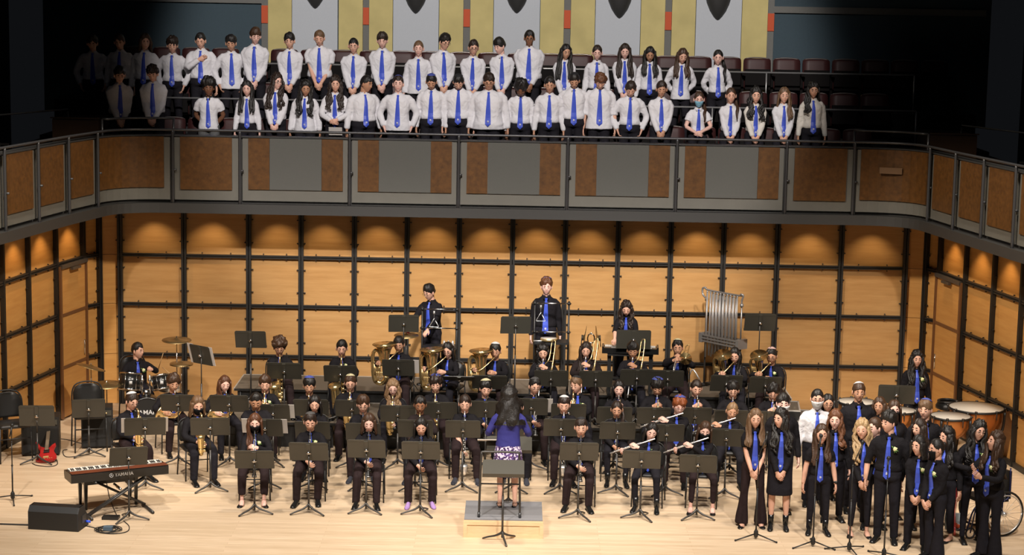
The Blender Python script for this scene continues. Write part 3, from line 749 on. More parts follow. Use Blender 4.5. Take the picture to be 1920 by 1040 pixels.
FOLD = bpy.data.textures.new('cloth_folds', 'CLOUDS'); FOLD.noise_scale = .085; FOLD.noise_depth = 1
PID = [0]
SHOE_SEC = [(.062, .020, .045), (.055, .030, .075), (.02, .034, .088), (-.02, .034, .078), (-.07, .038, .060), (-.125, .044, .047), (-.165, .040, .038), (-.190, .026, .030), (-.200, .010, .022)]
def person(px, py, Y, z0, label, group, pose='stand', hair='short', hc='black', skin='fair', arms='side', yaw=0, nod=8, rot=0, lean=0.0, w=1.0, fem=False,
           shirt='white', sleeve='long', tuck=True, tie=True, legs='trousers', lm=None, shoe='shoe', glasses=False, mask=None, kip=None, corsage=False, hands=None,
           smile=0, mopen=0, tilt=0, hside=0, tiecol=None, spread=0, apart=.11, noshoe=False, feet=None, stripe=False, watch=False, collar=None):
    PID[0] += 1; pid = PID[0]; rg = random.Random(pid*77+5)
    hx, hy, hz = ony(px, py, Y); ht = hz-z0
    rot_, yaw_, nod_, lean_, tilt_ = R(rot), R(yaw), R(nod), R(lean), R(tilt)
    hs = 1.05 if fem else 1.09
    hT = HAIR[hair][0]*1.05 if hair != 'hat' else 0
    RH = rotz(yaw_) @ roty(tilt_) @ rotx(nod_+lean_*.3)
    hc_l = RH @ np.array([0, -.020, .136])*hs
    # top of the head relative to the neck pivot
    dirs = SD.reshape(-1, 3); hp = (head_base(SD).reshape(-1, 3)+dirs*np.clip(dirs[:, 2:3], 0, 1)*hT)*hs
    top = (hp @ RH.T)[:, 2].max() + hc_l[2]
    sit = pose == 'sit'
    cz = math.cos(lean_)
    if not sit: K = (ht-top)/(.93+.50*cz)
    else: K = (ht-.545-top)/(.50*cz)
    K = max(.74, min(1.18, K)); KL = K if not sit else max(.88, min(1.05, K))
    pel = np.array([0, 0, .93*K]) if not sit else np.array([0, .0, .545])
    RT = rotx(lean_)
    def Tx(p): return (np.asarray(p, float)*K) @ RT.T + pel
    neck = Tx([[0, 0, .50]])[0]
    def Hx(p): return (np.asarray(p, float)*hs) @ RH.T + neck + hc_l
    headc = neck+hc_l
    RZ = rotz(rot_)
    base = np.array([hx, hy, 0]) - RZ @ np.array([headc[0], headc[1], 0]); base[2] = z0
    root = empty('person', tuple(base), rot_, label, 'person', group)
    f = .90 if fem else 1.0; W_ = w*f
    lm = lm or M_trous
    loose = .010 if shirt in ('white', 'cream') else .006
    # torso sections in the torso frame (z, rx, ry, yoffset)
    bust = .014 if fem else 0
    sec = [(-.13, .178, .125, .0), (-.04, .180, .125, .0), (.05, .158*(1.0 if not fem else .98), .110, 0), (.15, .150, .106, 0), (.24, .160, .112+bust*.5, -.004), (.32, .172, .116+bust, -.006),
           (.38, .172, .110+bust*.5, -.004), (.415, .155, .096, 0), (.445, .125, .080, .004), (.470, .092, .068, .004), (.495, .064, .056, .002), (.515, .050, .050, .0)]
    if w > 1.1: sec = [(z, rx, ry*(1+.25*(w-1)) + (.05*(w-1) if z < .3 else 0), yo) for z, rx, ry, yo in sec]
    def ring(z, rx, ry, yo, n=20, e=0):
        a = np.arange(n)*2*PI/n; c, s = np.cos(a), np.sin(a); sq = 0.82
        return Tx(np.stack([np.sign(c)*np.abs(c)**sq*(rx*W_+e), yo+np.sign(s)*np.abs(s)**sq*(ry*(1+(w-1)*.5)+e), np.full(n, z)], 1))
    def fy(z):   # chest front
        zs = [q[0] for q in sec]; return -np.interp(z, zs, [q[2]*(1+(w-1)*.5)-q[3] for q in sec])
    # ---- arms
    L1, L2 = .285*K, .255*K
    if sit: L1, L2 = .285*min(1.05, max(K, .9)), .255*min(1.05, max(K, .9))
    mouth = Hx([[0, -.104, -.056]])[0]
    arm = {}
    for s in (-1, 1):
        Sh = Tx([[s*.168*W_, .004, .405]])[0]; pole = np.array([s*.9, .6, -.5]); hd = None; pn = np.array([0, -1., 0]); curl = .5; st = False
        a = arms
        if hands is not None:
            tgt = mouth + np.array(hands[0 if s < 0 else 1][:3]); pole = np.array([s*1.0, .15, -.7]); pn = np.array([-s*1.0, .3, 0.]); curl = .75
            if len(hands[0]) > 3: pole = np.array([s*1.0, .1, -.7])
        elif a == 'side': tgt = np.array([s*(.235*W_+.01), -.03, .80*K]); pn = np.array([-s, .2, 0]); pole = np.array([s*.4, 1, 0]); curl = .45
        elif a == 'side_wide': tgt = np.array([s*(.27*W_+.01), -.07, .82*K]); pn = np.array([-s, .2, 0]); pole = np.array([s, .8, 0]); curl = .3
        elif a == 'front': tgt = np.array([s*.045, -.155*w-.035+(.012*s), (.865-(.0 if s > 0 else .015))*K]); pn = np.array([-s*.3, 1., 0]); hd = np.array([-s*.55, -.15, -.8]); pole = np.array([s*.55, .9, 0])
        elif a == 'fronthigh': tgt = np.array([s*.05, -.175*w-.02, (.98+.01*s)*K]); pn = np.array([-s*.3, 1., 0]); hd = np.array([-s*.85, -.2, -.3]); pole = np.array([s, .4, -.3])
        elif a == 'back': tgt = np.array([s*.09, .16, .90*K]); pn = np.array([0, 1., 0]); pole = np.array([s, -.1, 0])
        elif a == 'pocket': tgt = np.array([s*.20*W_, -.06, .865*K]); pn = np.array([-s, 0, 0]); pole = np.array([s, .7, 0]); hd = np.array([-s*.25, -.15, -1])
        elif a == 'chest':
            if s < 0: tgt = Tx([[.0-.02, -.155, .33]])[0]; hd = np.array([.85, -.05, .45]); pn = np.array([0, 1., 0]); pole = np.array([-.8, -.2, -.8]); curl = .15
            else: tgt = np.array([.25*W_, -.02, .80*K]); pn = np.array([-1, .2, 0]); pole = np.array([.3, 1, 0])
        elif a == 'thigh': tgt = np.array([s*.16, -.30, .62]); pn = np.array([0, 0, -1.]); pole = np.array([s, .5, -.4]); hd = np.array([-s*.2, -1, -.15]); curl = .3
        elif a == 'keys': tgt = np.array([s*.17, -.42, 1.0*K]); pn = np.array([0, 0, -1.]); hd = np.array([0, -1, -.5]); pole = np.array([s, .5, -.6])
        elif a == 'conduct': tgt = np.array([s*.25, -.24, 1.03*K]); pn = np.array([0, 0, -1.]); hd = np.array([-s*.1, -1, -.1]); pole = np.array([s*.55, .3, -1.]); curl = .3
        elif a == 'clap': tgt = np.array([s*.05, -.33, (1.16 if s > 0 else 1.25)*K]); pn = np.array([-s*.8, .0, .3]); hd = np.array([-.1*s, -.75, .55]); pole = np.array([s, .3, -.7]); curl = .3
        elif a == 'fist': tgt = np.array([s*.10-.02, -.26, 1.10*K]) if s < 0 else np.array([.2, -.05, .95*K]); pn = np.array([-s, .0, .3]); hd = np.array([.3, -.6, .6]); pole = np.array([s, .3, -.7]); curl = 1.3
        elif a == 'sticks': tgt = np.array([s*.12, -.36, .80+.14*(s > 0)]); pn = np.array([0, 0, -1.]); hd = np.array([-s*.2, -1, .1]); pole = np.array([s, .4, -.6]); curl = 1.1
        E, Wr = ik(Sh, np.asarray(tgt, float), L1, L2, pole)
        if hd is None: hd = Wr-E
        arm[s] = (Sh, E, Wr, hd, pn, curl, st)
    # ---- body mesh
    b = MB()
    hp_ = head_geo(pid, rg.uniform(.96, 1.05)*(1.08 if w > 1.2 else 1), smile, mopen)
    q = MB(); q.rings(hp_, head_faces_mats(hp_)); b.add(Hx(q.V[0]), q.F, q.I)
    for s in (-1, 1):
        b.ball(Hx([[s*.078, .004, -.004]])[0], (.011*hs, .020*hs, .033*hs), 8, 6, 0, RH @ rotz(s*.3))
        open_ = nod < 16
        b.ball(Hx([[s*.0300, -.0805, .0075]])[0], (.0135, .009, .0075 if open_ else .005), 8, 6, 3 if open_ else 0, RH)
        b.ball(Hx([[s*.0300, -.0865, .0065 if open_ else .003]])[0], (.0065 if open_ else .012, .004, .006 if open_ else .0022), 8, 6, 4, RH)
        b.ball(Hx([[s*.0300, -.0835, .0135]])[0], (.0155, .0075, .0035), 8, 5, 0, RH)
    nk0 = Tx([[0, .0, .455]])[0]; nk1 = Hx([[0, .022, -.075]])[0]; nk2 = Hx([[0, .018, -.02]])[0]
    b.tube([nk0, (nk0+nk1)/2+np.array([0, .004, 0]), nk1, nk2], np.array([.056, .052, .053, .050])*(1.0 if not fem else .88)*(1+(w-1)*.6), 14, 0, side=(1, 0, 0))
    b.rings([ring(z, rx-.020, ry-.020, yo, 16) for z, rx, ry, yo in sec[1:-1]])
    bare = {}
    for s in (-1, 1):
        Sh, E, Wr, hd, pn, curl, st = arm[s]; am = (.92 if fem else 1.0)*(1+(w-1)*.5)
        d = (Wr-E)/np.linalg.norm(Wr-E)
        P = [Sh, Sh*.6+E*.4, E-(E-Sh)/np.linalg.norm(E-Sh)*.02, E+d*.025, E*.6+Wr*.4, Wr-d*.02, Wr+d*.004]
        b.tube(P, (np.array([.036, .044, .039, .038, .038, .027, .0265]) if sleeve != 'long' else np.array([.032, .032, .028, .028, .028, .026, .0265]))*am, 10)
        tube_hand(b, Wr, hd, pn, s, curl, .92 if fem else 1.0, 0, spread)
    # legs skeleton
    leg = {}
    for s in (-1, 1):
        if not sit:
            hip = np.array([s*.085*f, 0, .90*K]); kn = np.array([s*(.045+apart*.5), -.012, .50*K]); an = np.array([s*apart, .025+rg.uniform(-.03, .03), .085])
        else:
            ks = .13+rg.uniform(-.01, .05); fo = rg.uniform(-.08, .06)
            if feet is not None: fo = feet
            hip = np.array([s*.09, -.02, .535]); kn = np.array([s*ks, -.44*KL, .515*KL+ .01]); an = np.array([s*(ks+rg.uniform(-.02, .03)), -.40*KL+fo*(1 if s > 0 else .6), .09])
        leg[s] = (hip, kn, an)
        lr = .92 if fem else 1
        P = [hip, hip*.5+kn*.5, kn, kn*.7+an*.3, kn*.3+an*.7, an, an-np.array([0, 0, .04])]
        if legs == 'skirt': b.tube(P, np.array([.080, .068, .050, .052, .036, .032, .032])*lr, 10)
        else: b.tube(P, np.array([.036, .032, .020, .026, .026, .028, .030])*lr, 10)
        # foot
        if shoe in ('heel', 'sandal'): b.tube([an+np.array([0, .03, -.055]), an+np.array([0, 0, -.045]), an+np.array([0, -.07, -.055]), an+np.array([0, -.14, -.068])], np.array([(.025, .025), (.033, .035), (.037, .025), (.030, .013)]), 8, 0, side=(1, 0, 0))
    sk = skin
    b.build('body', [M_skin[sk], MATS['lips_'+sk], M_hair[hc], M_eyew, M_eye], root)
    # ---- shirt
    cloth = dict(white=M_white, cream=M_cream, black=M_blackcloth, warm=M_blackcloth2, jacket=M_jacket, navy=M_navy)[shirt]
    c = MB()
    z_h = .03 if tuck else (-.13 if not sit else -.05)
    if shirt == 'jacket': z_h = -.03
    ss = [q for q in sec if q[0] > z_h]
    if tuck: ss = [(.015, .150, .108, 0), (.035, .168, .124, 0), (.075, .168, .126, 0)] + [q for q in ss if q[0] > .1]
    elif shirt == 'jacket': ss = [(z_h, .180, .128, 0), (.06, .168, .118, 0), (.15, .160, .112, 0)] + [q for q in ss if q[0] > .2]
    else: ss = [(z_h, .188, .135, 0)]+ss
    c.rings([ring(z, rx, ry, yo, 24, loose) for z, rx, ry, yo in ss if z < .50 or shirt == 'jacket'])
    for s in (-1, 1):
        Sh, E, Wr, hd, pn, curl, st = arm[s]; sm = (.92 if fem else 1)*(1+(w-1)*.55)*(1.10 if loose > .008 else 1)
        d = (Wr-E)/np.linalg.norm(Wr-E); u = (E-Sh)/np.linalg.norm(E-Sh)
        inn = Tx([[s*.08*W_, .004, .415]])[0]; mid = Tx([[s*.138*W_, .004, .41]])[0]
        if sleeve == 'long': P = [inn, mid, Sh+u*.05, Sh*.55+E*.45, E-u*.03, E+d*.03, E*.5+Wr*.5, Wr-d*.03, Wr-d*.005]; r = [.050, .058, .060, .055, .050, .050, .047, .042, .034]
        elif sleeve == 'short': P = [inn, mid, Sh+u*.05, Sh*.6+E*.4, Sh*.38+E*.62]; r = [.050, .062, .066, .066, .068]
        else: P = [inn, mid, Sh+u*.05, Sh*.55+E*.45, E-u*.03, E+d*.02, E+d*.05]; r = [.050, .062, .062, .056, .052, .054, .053]
        c.tube(P, np.array(r)*sm, 12)
    so = c.build('shirt' if shirt != 'jacket' else 'jacket', cloth, root)
    m = so.modifiers.new('cloth', 'REMESH'); m.mode = 'VOXEL'; m.voxel_size = .0145; m.use_smooth_shade = True
    m = so.modifiers.new('soft', 'SMOOTH'); m.factor = .6; m.iterations = 3
    m = so.modifiers.new('folds', 'DISPLACE'); m.texture = FOLD; m.strength = .012 if loose > .008 else .010; m.mid_level = .5; m.texture_coords = 'GLOBAL'
    # collar
    co = MB()
    if shirt != 'jacket':
        n = 18; a = np.linspace(-PI*.5+.22, PI*1.5-.22, n); Rg = []
        for aa in a:
            cx, sy = math.cos(aa), math.sin(aa); fr = max(0, -sy)
            o0 = [cx*.062, sy*.062+.002, .515]; o1 = [cx*.071, sy*.071+.002, .498-.006*fr]; o2 = [cx*(.086+.010*fr), sy*(.086+.012*fr), .462-.030*fr]; o3 = [cx*.062, sy*.060, .470]
            Rg.append(Tx([o0, o1, o2, o3]))
        co.rings(Rg, 0, True); co.build('collar', collar or cloth, root)
    # ---- tie
    if tie:
        t = MB(); zs = [.475, .462, .445, .42, .36, .28, .20, .12, .06, .01, -.035, -.075]
        ws = [.016, .022, .015, .019, .026, .031, .036, .040, .043, .046, .046, .002]
        end = 12
        Rg = []
        sw = rg.uniform(-.02, .02)
        for z, ww in zip(zs[:end], ws):
            y = fy(z)-loose-(.010 if z < .44 else .014)
            if z < .1 and tuck: y = fy(.07)-loose-.020
            if z < 0: y = min(y, fy(.0)-loose-.02)
            th = .006 if z < .45 else .012; xo = sw*(.46-z)*1.2
            Rg.append(Tx([[xo-ww, y+.004, z], [xo, y-th, z], [xo+ww, y+.004, z], [xo, y+.006, z]]))
        if sit:   # the lower end falls on the lap
            pass
        t.rings(Rg)
        to = t.build('tie', M_tie, root, smooth=False)
        e = MB(); y = fy(.0)-loose-.034
        for qx, qz, wx_, wz_ in ((-.008, .012, .004, .014), (.006, .016, .009, .004), (.009, .006, .004, .010), (-.001, .0, .007, .004)):
            e.add(Tx([[sw*.55+qx-wx_, y, qz-wz_], [sw*.55+qx+wx_, y, qz-wz_], [sw*.55+qx+wx_+.003, y, qz+wz_], [sw*.55+qx-wx_+.003, y, qz+wz_],
                      [sw*.55+qx-wx_, y+.008, qz-wz_], [sw*.55+qx+wx_, y+.008, qz-wz_], [sw*.55+qx+wx_+.003, y+.008, qz+wz_], [sw*.55+qx-wx_+.003, y+.008, qz+wz_]]),
                  [(0, 1, 2, 3), (7, 6, 5, 4), (0, 4, 5, 1), (1, 5, 6, 2), (2, 6, 7, 3), (3, 7, 4, 0)])
        eo = e.build('emblem', M_tiew, to, smooth=False)
    # ---- trousers or skirt
    t = MB(); fl = legs == 'flared'; slim = legs == 'slim'
    if legs in ('trousers', 'flared', 'slim'):
        if not sit:
            t.rings([ring(z, rx, ry, yo, 20, .006) for z, rx, ry, yo in ((-.10, .150, .120, .005), (-.06, .176, .130, .005), (.0, .165, .118, 0), (.035, .152, .107, 0), (.05, .150, .104, 0))])
        else:
            t.rings([ring(z, rx, ry, yo, 20, .006) for z, rx, ry, yo in ((-.075, .155, .13, .01), (-.04, .182, .145, .005), (.02, .172, .128, 0), (.05, .152, .106, 0))])
        for s in (-1, 1):
            hip, kn, an = leg[s]; W2 = W_**.7
            low = an+np.array([0, .0, -.035 if not fl else -.06])
            if noshoe or shoe in ('heel', 'sandal'): low = an + np.array([0, 0, .05 if not fl else -.05])
            P = [hip, hip*.6+kn*.4, kn+(hip-kn)*.08, kn+(an-kn)*.12, kn*.5+an*.5, an*.85+kn*.15, low]
            r = [.098, .088, .071, .066, .062, .055, .055] if not (fl or slim) else ([.094, .080, .064, .064, .078, .098, .108] if fl else [.092, .078, .060, .056, .050, .042, .040])
            t.tube(P, np.array(r)*W2, 12)
        to = t.build('trousers', lm, root)
        m = to.modifiers.new('cloth', 'REMESH'); m.mode = 'VOXEL'; m.voxel_size = .016; m.use_smooth_shade = True
        m = to.modifiers.new('soft', 'SMOOTH'); m.factor = .6; m.iterations = 3
    else:
        z1 = -.42; Rg = []; sk_ = 1.12 if lm is M_pattern else 1.0
        for z, rx, ry in ((.05, .148, .105), (0, .165, .120), (-.08, .182, .135), (-.2, .186, .145), (-.32, .190, .150), (-.40, .196, .155), (-.42, .19, .15)):
            rr_ = ring(z*(1.08 if sk_ > 1 else 1), rx*(1+(sk_-1)*min(1, -z*4+.2)), ry*(1+(sk_-1)*min(1, -z*4+.2)), 0, 28, .004)
            Rg.append(rr_)
        t.rings(Rg); t.build('skirt', lm, root)
    # ---- shoes
    for s in (-1, 1):
        hip, kn, an = leg[s]
        if not fl or True:
            sh = MB(); out = s*R(rg.uniform(2, 14)); Rg = []; lowk = .55 if shoe in ('heel', 'sandal') else 1
            if shoe == 'sock': sc_ = (.88, .95, 1.0)
            else: sc_ = (.95 if fem else 1.06, .92 if fem else 1.05, lowk)
            for y, hw, hh in SHOE_SEC:
                a_ = np.arange(10)*2*PI/10
                zz = hh/2*sc_[2]+hh/2*sc_[2]*np.sin(a_)
                Rg.append(np.stack([np.cos(a_)*hw*sc_[0]*np.where(np.sin(a_) < -.3, 1.0, .95), np.full(10, y*sc_[1]), np.maximum(zz, 0.002)], 1))
            sh.rings(Rg)
            if shoe in ('boot', 'sock'): sh.tube([(0, .03, .05), (0, .028, .12), (0, .02, .19)], [.036, .040, .042] if shoe == 'boot' else [.034, .032, .036], 10)
            if shoe in ('sneak', 'shoe'):
                sh.box((0, -.065, .008), (.075, .25, .014), 1)
            if shoe == 'heel' : sh.box((0, .045, .012), (.03, .03, .024))
            Rz = rotz(out); o0 = np.array([an[0], an[1]-.03, 0])
            sh.xf(lambda v: v @ Rz.T + o0)
            mm = {'sneak': M_sneak, 'sock': M_sock}.get(shoe, M_shoe)
            sh.build('sock' if shoe == 'sock' else 'shoe', [mm, M_sole if shoe == 'sneak' else M_shoe], root)
    # ---- hair and things worn on the head
    if hair != 'none': hair_part(root, hair, M_hair[hc], Hx, Tx, .50, rg, hside, .016 if loose > .008 else 0)
    if glasses:
        g = MB()
        for s in (-1, 1):
            an_ = np.arange(13)*2*PI/12; g.tube(Hx(np.stack([s*.031+.023*np.cos(an_), np.full(13, -.101)+.006*np.abs(np.cos(an_)), .005+.018*np.sin(an_)], 1)), .0022, 5)
            g.tube(Hx([[s*.054, -.098, .008], [s*.074, -.05, .008], [s*.080, .0, .004]]), .002, 5)
        g.tube(Hx([[-.010, -.108, .008], [.010, -.108, .008]]), .002, 5); g.build('glasses', M_glassrim, root)
    if mask:
        mk = MB(); base_ = head_geo(pid); i0 = [i for i in range(NLA) if -0.90 < SD[i, 0, 2] < -.02]; j0 = [j for j in range(NLO) if abs(SA[0, j])*180/PI < 68]
        j0.sort(key=lambda j: SA[0, j])
        e_ = .012 if mask != 'white' else .022
        O = np.array([[base_[i, j]+SD[i, j]*e_ + np.array([0, -.010 if mask == 'white' and abs(SA[0, j]) < .5 else 0, 0]) for j in j0] for i in i0]); I = O - np.array([[SD[i, j]*.008 for j in j0] for i in i0])
        mk.rings([np.concatenate([o, i[::-1]]) for o, i in zip(O, I)])
        for s in (-1, 1): mk.tube([(s*.060, -.045, -.03), (s*.079, .0, -.01), (s*.079, .02, .0)], .002, 5)
        mk.xf(Hx); mk.build('face_mask', dict(black=M_maskb, white=M_maskw, blue=M_maskc)[mask], root)
    if kip:
        kp = MB(); ax = Vector((0, .42, .91)).normalized(); q_ = np.array(Vector((0, 0, 1)).rotation_difference(ax).to_matrix()); Rg = []
        th_ = HAIR[hair][0]*1.25
        for r_ in (0.02, .15, .30, .45, .58, .66, .70, .68):
            a_ = np.arange(18)*2*PI/18; d = np.stack([math.sin(r_)*np.cos(a_), math.sin(r_)*np.sin(a_), np.full(18, math.cos(r_))], 1) @ q_.T
            e_ = th_+.008 if r_ != .68 else th_-.004
            Rg.append(d*(np.array([.076, .096, .117])+e_))
        kp.rings(Rg); kp.xf(Hx); kp.build('skullcap', M_kip[kip], root)
    if corsage:
        fl_ = MB(); z = .34; cx = .085*f; y = fy(z)-loose-.022
        for i in range(9):
            a_ = i*2.4; rr_ = .019*math.sqrt(i/8); fl_.ball(Tx([[cx+rr_*math.cos(a_), y-.006*(1-i/9), z+rr_*math.sin(a_)]])[0], .014, 6, 5, 0)
        for a_ in (-1.2, -1.7, -.6, 2.5): fl_.tube(Tx([[cx, y, z], [cx+.035*math.cos(a_), y-.004, z+.035*math.sin(a_)], [cx+.06*math.cos(a_), y+.004, z+.06*math.sin(a_)]]), [.004, .008, .001], 5, 1)
        fl_.build('corsage', [M_flower, M_leaf], root)
    if stripe:
        for s in (-1, 1):
            hip, kn, an = leg[s]
            for o in (-.014, .014):
                q = MB(); P = spline([np.array([s*.178*W_, o, .86*K]), kn*.6+hip*.4+np.array([s*.085, o, 0]), kn+np.array([s*.072, o, 0]), kn*.5+an*.5+np.array([s*.066, o, 0]), an+np.array([s*.060, o, 0])], 4)
                q.tube(P, [(.004, .006)]*len(P), 6, 0, side=(1, 0, 0)); q.build('stripe', M_redstripe, root)
    if watch:
        Sh, E, Wr, hd, pn, curl, st = arm[1]; d = (Wr-E)/np.linalg.norm(Wr-E); q = MB(); q.tube([Wr-d*.035, Wr-d*.012], .031, 12); q.box(Wr-d*.024+np.array([.01, -.028, 0]), (.034, .012, .036)); q.build('wrist_watch', M_black, root)
    return dict(root=root, base=base, rot=rot_, mouth=np.array(base)+RZ @ mouth, K=K, Tx=Tx, neck=neck, arm=arm, RZ=RZ)

# ================================================================== INSTRUMENTS (origin at the player's mouth, -y towards the audience)
def A(*p): return [np.array(q, float) for q in p]
def mk_clarinet():
    r = empty('clarinet'); d = np.array([0, -.42, -.907]); P = lambda t: d*t
    m = MB(); m.tube([P(0), P(.03), P(.07), P(.075)], [.006, .010, .013, .013], 10); m.build('mouthpiece', M_black, r)
    m = MB(); m.tube([P(.07), P(.13), P(.14), P(.33), P(.34), P(.55)], [.014, .0145, .0125, .0125, .0135, .014], 12); m.build('barrel_and_joints', M_black, r)
    m = MB(); m.tube([P(.54), P(.58), P(.62), P(.655)], [.0145, .019, .028, .038], 14); m.build('bell', M_black, r)
    m = MB()
    n = np.cross(d, [1, 0, 0])
    if n[1] > 0: n = -n
    for t in (.135, .335, .545, .65): m.tube([P(t-.004), P(t+.004)], .016 if t < .6 else .037, 12)
    for i in range(16):
        t = .15+i*.024; c = P(t)+n*.016+np.array([(-1)**i*.008, 0, 0]); m.ball(c, (.007, .005, .007), 6, 4)
    for s in (-1, 1): m.tube([P(.15)+n*.014+np.array([s*.010, 0, 0]), P(.53)+n*.014+np.array([s*.010, 0, 0])], .0025, 5)
    m.build('keys', M_silver, r); return r
H_clar = [(-.035, -.185, -.40), (.035, -.09, -.23)]   # right hand (-x) low, left hand high
def mk_bassclar():
    r = empty('bass_clarinet'); m = MB()
    m.tube(spline(A((0, 0, 0), (0, -.05, .012), (0, -.10, -.01), (0, -.115, -.06)), 4), .008, 8); m.build('neck', M_silver, r)
    m = MB(); m.tube(A((0, -.115, -.06), (0, -.125, -.40), (0, -.13, -.78)), [.016, .017, .018], 12); m.build('barrel_and_joints', M_black, r)
    m = MB(); q = spline(A((0, -.13, -.78), (0, -.14, -.84), (0, -.19, -.87), (0, -.235, -.83), (0, -.25, -.74)), 5)
    m.tube(q, np.linspace(.02, .055, len(q)), 12); m.build('bell', M_silver, r)
    m = MB()
    for i in range(20): m.ball((.010*(-1)**i, -.145, -.10-i*.033), (.010, .007, .010), 6, 4)
    for s in (-1, 1): m.tube([(s*.014, -.14, -.1), (s*.014, -.145, -.75)], .003, 5)
    m.build('keys', M_silver, r)
    m = MB(); m.tube([(0, -.19, -.87), (0, -.19, -1.08)], .004, 6); m.build('end_pin', M_silver, r)
    return r
H_bcl = [(-.03, -.10, -.55), (.04, -.08, -.28)]
def mk_sax(name, k, soprano=False):
    r = empty(name)
    def sc(P): return [p*k for p in A(*P)]
    m = MB(); m.tube(A((0, .005, 0), (0, -.03, .006), (0, -.055, .010)), [.007, .011, .012], 8); m.build('mouthpiece', M_black, r)
    o = np.array([0, -.04, .008])
    m = MB(); m.tube(spline([q+o for q in sc([(0, 0, 0), (0, -.05, .005), (0, -.09, -.02), (0, -.10, -.07)])], 4), [.008+.0006*i for i in range(13)], 10)
    m.build('neck', M_brass, r)
    P = [q+o for q in sc([(0, -.10, -.07), (-.005, -.097, -.25), (-.015, -.09, -.46)])]
    m = MB(); m.tube(P, np.array([.014, .022, .032])*k, 14)
    q = spline([v+o for v in sc([(-.015, -.09, -.46), (-.02, -.10, -.525), (-.03, -.15, -.560), (-.045, -.205, -.525), (-.05, -.225, -.46)])], 5); m.tube(q, np.linspace(.032, .042, len(q))*k, 14)
    m.build('body_tube', M_brass, r)
    q = spline([v+o for v in sc([(-.05, -.225, -.46), (-.055, -.238, -.38), (-.06, -.25, -.31), (-.065, -.265, -.27)])], 4); n = len(q)
    m = MB(); rr_ = list(np.linspace(.042, .050, n-3))+[.056, .062, .068]
    T_ = q[-1]-q[-2]; m.tube(list(q)+[q[-1]-T_*.3, q[-4]], np.array(rr_+[.060, .045])*k, 18); m.build('bell', M_brass, r)
    m = MB(); rg = random.Random(4)
    for i in range(16):
        t = i/15; c = np.array([.02*(-1)**i, -.125+.01*t, -.10-.36*t])*k+o; m.ball(c, np.array([.013, .006, .013])*(.8+.6*t)*k, 8, 4)
    for s in (-1, 1): m.tube([np.array([s*.026, -.12, -.10])*k+o, np.array([s*.030, -.115, -.45])*k+o], .003, 5)
    for z in (-.5, -.44, -.38): m.ball(np.array([.0, -.245, z])*k+o, np.array([.022, .008, .022])*k, 8, 4)
    m.tube([np.array([-.055, -.20, -.46])*k+o, np.array([-.01, -.11, -.42])*k+o], .004, 5)
    m.build('keys', M_brassd, r); return r
H_sax = [(-.06, -.12, -.40), (.05, -.10, -.20)]
H_ten = [(-.08, -.12, -.50), (.06, -.10, -.24)]
def mk_trumpet():
    r = empty('trumpet'); d = np.array([0, -.88, -.475]); u = np.array([0, -.475, .88])
    P = lambda t, h=0, x=0: d*t+u*h+np.array([x, 0, 0])
    m = MB(); m.tube([P(0), P(.02), P(.05), P(.09)], [.013, .008, .006, .006], 8); m.build('mouthpiece', M_silver, r)
    m = MB(); m.tube(spline([P(.08), P(.3), P(.36), P(.385, -.03), P(.36, -.06), P(.3, -.06), P(.2, -.06)], 4), .007, 8); m.build('lead_pipe', M_brass, r)
    m = MB(); q = spline([P(.14, -.05, .022), P(.10, -.035, .022), P(.09, -.012, .022), P(.12, .0, .022), P(.3, .0, .022), P(.40, 0, .022), P(.46, 0, .022), P(.50, 0, .022)], 4); n = len(q)
    rr_ = np.interp(np.linspace(0, 1, n), [0, .6, .8, .92, 1], [.007, .009, .015, .032, .062]); m.tube(q, rr_, 16); m.build('bell', M_brass, r)
    m = MB()
    for t in (.19, .22, .25): m.tube([P(t, -.10, .011), P(t, .035, .011)], .012, 10); m.tube([P(t, .035, .011), P(t, .06, .011)], .004, 6); m.disc(P(t, .062, .011), .009, 10, .004, 0, u)
    m.build('valves', M_silver, r); return r
H_tpt = [(-.055, -.165, -.135), (.065, -.17, -.165)]
def mk_horn():
    r = empty('french_horn')
    m = MB(); m.tube([(0, 0, 0), (-.005, -.02, -.01), (-.01, -.05, -.025)], [.012, .007, .006], 8); m.build('mouthpiece', M_silver, r)
    c = np.array([-.07, -.20, -.22]); an = np.linspace(0, 2*PI, 25)
    X = np.array([.80, -.6, 0]); X = X/np.linalg.norm(X); Z = np.array([0, 0, 1.])
    m = MB(); m.tube(spline(A((-.01, -.05, -.025), (-.02, -.12, -.07), (-.02, -.20, -.10)), 4), .006, 8)
    for rr_, t, o in ((.135, .008, 0), (.112, .0075, .01), (.09, .007, -.012)):
        m.tube([c+np.array([0, o, 0])+X*math.cos(a)*rr_+Z*math.sin(a)*rr_ for a in an], t, 8)
    for k_ in range(3):
        m.tube([c+X*(-.06+.05*k_)+Z*.05, c+X*(-.06+.05*k_)-Z*.06], .014, 8)
    m.build('coiled_tubing', M_brass, r)
    m = MB(); q = spline([c+X*.10-Z*.09, c-Z*.145, c-X*.12-Z*.13+np.array([0, .02, 0]), c-X*.20-Z*.10+np.array([0, .03, 0])], 5); n = len(q)
    m.tube(q, np.interp(np.linspace(0, 1, n), [0, .5, .8, 1], [.014, .03, .065, .145]), 20); m.build('bell', M_brass, r); return r
H_horn = [(-.20, -.12, -.30), (.03, -.20, -.14)]
